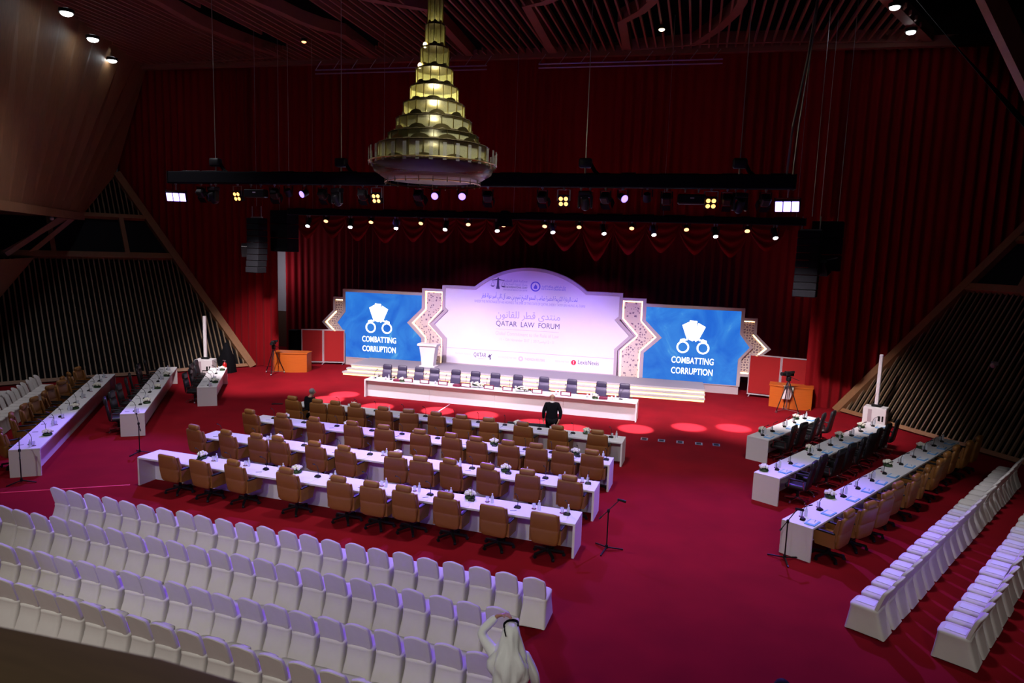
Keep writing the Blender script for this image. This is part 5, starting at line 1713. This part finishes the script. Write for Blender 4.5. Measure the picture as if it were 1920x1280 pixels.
MB().loft([ring((-0.0, 0.0, 1.445), 0.075, 0.07, 2), ring((0, 0.0, 1.50), 0.066, 0.062, 2)], False).build('shirt_collar', 'shirt', man)
sh = MB()
for s in (-1, 1):
    sh.rbox((s * 0.12, 0.05, 0.045), (0.10, 0.28, 0.085), 0.035, 2)
sh.build('shoes', 'black', man, 80)

# seated man with grey hair by the first table
arms = {'l': ((-0.26, 0.12, 0.78), (-0.16, 0.34, 0.80), (-0.12, 0.42, 0.80), (0.2, 1, 0), (0, 0, 1), (1, 0, 0)), 'r': ((0.28, 0.10, 0.78), (0.22, 0.34, 0.80), (0.18, 0.42, 0.80), (-0.2, 1, 0), (0, 0, 1), (-1, 0, 0))}
legs = {'l': ((-0.12, 0.44, 0.50), (-0.12, 0.40, 0.09), (-0.12, 0.55, 0.035)), 'r': ((0.12, 0.44, 0.50), (0.12, 0.40, 0.09), (0.12, 0.55, 0.035))}
pts, e = figure(arms, legs, (0.02, 0.05, -0.03), 0.22, hip=(0, 0, 0.56))
sm = thing('person', 'grey-haired person in dark suit seated at the first delegates\' table', 'person', (-13.50, 19.74, 0), -0.3)
add_mesh('body', skin_mesh(pts, e, 2, 'hip'), 'skin', sm)
face(sm, (0.02, 0.20, 1.265), (0, 1, -0.25))
add_mesh('jacket', sub_skin(pts, e, {'hip', 'waist', 'chest', 'collar', 'lsh', 'lel', 'lwr', 'rsh', 'rel', 'rwr'}, 0.022, 2), 'suit', sm)
add_mesh('trousers', sub_skin(pts, e, {'hip', 'lth', 'lkn', 'lan', 'rth', 'rkn', 'ran'}, 0.022, 2), 'suit', sm)
MB().sph((0.02, 0.155, 1.29), (0.094, 0.104, 0.098), 14, 8).build('hair', 'greyhair', sm, 80)

# man in the white robe holding the top of his head cloth
def robed(loc, rz, label, pose):
    if pose == 'reach':
        arms = {'l': ((-0.40, 0.10, 1.58), (-0.20, 0.14, 1.80), (-0.12, 0.13, 1.845), (1, -0.05, -0.1), (0, 0.25, 1), (0, -1, 0.1)), 'r': ((0.31, 0.0, 1.14), (0.33, 0.08, 0.90), (0.33, 0.10, 0.82), (0, 0.1, -1), (1, 0, 0), (0, 1, 0))}
    else:
        arms = {'l': ((-0.29, 0, 1.14), (-0.30, 0.06, 0.90), (-0.30, 0.08, 0.82), (0, 0.1, -1), (-1, 0, 0), (0, 1, 0)), 'r': ((0.29, 0.0, 1.14), (0.30, 0.06, 0.90), (0.30, 0.08, 0.82), (0, 0.1, -1), (1, 0, 0), (0, 1, 0))}
    legs = {'l': ((-0.10, 0.01, 0.49), (-0.11, -0.02, 0.09), (-0.13, 0.13, 0.035)), 'r': ((0.10, 0.0, 0.49), (0.11, -0.03, 0.09), (0.13, 0.12, 0.035))}
    pts, e = figure(arms, legs, (0.0, 0.01, 0.0))
    t = thing('person', label, 'person', loc, rz)
    add_mesh('body', skin_mesh(pts, e, 2, 'hip'), 'skin', t)
    face(t, (0, 0.03, 1.655), (0, 1, -0.1))
    return t, pts, e


rb, pts, e = robed((-2.22, 7.42, 0), 0.18, 'person in white robe and head cloth, hand raised to the head', 'reach')
add_mesh('robe_top', sub_skin(pts, e, {'hip', 'waist', 'chest', 'collar', 'lsh', 'lel', 'lwr', 'rsh', 'rel', 'rwr'}, 0.024, 2), 'thobe', rb)
rob = MB()
rr_ = []
for z, hw, hd, f in ((0.06, 0.30, 0.24, 0.03), (0.5, 0.26, 0.20, 0.025), (0.9, 0.225, 0.165, 0.012), (1.15, 0.205, 0.145, 0.006), (1.33, 0.215, 0.14, 0.0), (1.41, 0.19, 0.10, 0.0)):
    n = 40
    rr_.append([((hw + f * math.sin(7 * a)) * math.cos(a), (hd + f * math.sin(7 * a + 1)) * math.sin(a), z) for a in [2 * PI * k / n for k in range(n)]])
rob.loft(rr_)
rob.build('robe_skirt', 'thobe', rb, 80)
gh = MB()
rr_ = []
n = 40
for z, hw, hd, oy, f in ((1.785, 0.03, 0.035, 0.01, 0), (1.775, 0.075, 0.085, 0.012, 0), (1.74, 0.098, 0.115, 0.01, 0.002), (1.68, 0.112, 0.128, -0.002, 0.005), (1.60, 0.128, 0.135, -0.02, 0.009), (1.52, 0.155, 0.145, -0.045, 0.013), (1.45, 0.20, 0.155, -0.065, 0.016), (1.36, 0.245, 0.165, -0.085, 0.02), (1.25, 0.225, 0.155, -0.10, 0.024), (1.12, 0.17, 0.12, -0.125, 0.026), (1.0, 0.10, 0.07, -0.165, 0.018)):
    ring_ = []
    for k in range(n):
        a = 2 * PI * k / n
        fold = 1.5 * f * math.sin(5 * a + z * 13) + f * 0.9 * math.sin(9 * a - z * 7)
        ring_.append(((hw + fold) * math.cos(a), (hd + fold) * math.sin(a) + oy, z - (0.05 * math.cos(a + 0.9) if z < 1.3 else 0)))
    rr_.append(ring_)
gh.loft(rr_, False)
gh.add([rr_[0][k] for k in range(n)], [tuple(range(n))])
gh.build('head_cloth', 'thobe', rb, 80)
ag = MB()
for zz in (1.792, 1.776):
    path = [(0.088 * math.cos(a_) - 0.004, 0.10 * math.sin(a_) + 0.012, zz + 0.012 * math.cos(a_)) for a_ in [math.radians(-12 + 224 * k / 20) for k in range(21)]]
    ag.tube(path, 0.010, 6)
ag.tube([(-0.08, -0.02, 1.77), (-0.07, -0.09, 1.755), (-0.045, -0.135, 1.71)], 0.008, 6)
ag.build('head_cord', 'blackcloth', rb)
# second person, only the top of the head shows
p2, pts, e = robed((0.88, 7.42, 0), 0.1, 'dark-haired person, only the top of the head showing at the frame edge', 'plain')
add_mesh('shirt', sub_skin(pts, e, {'hip', 'waist', 'chest', 'collar', 'lsh', 'lel', 'lwr', 'rsh', 'rel', 'rwr'}, 0.022, 2), 'suit', p2)
add_mesh('trousers', sub_skin(pts, e, {'hip', 'lth', 'lkn', 'lan', 'rth', 'rkn', 'ran'}, 0.026, 2), 'suit', p2)
MB().sph((0, 0.005, 1.69), (0.095, 0.112, 0.10), 16, 10).build('hair', 'darkhair', p2, 80)

bpy.context.view_layer.update()
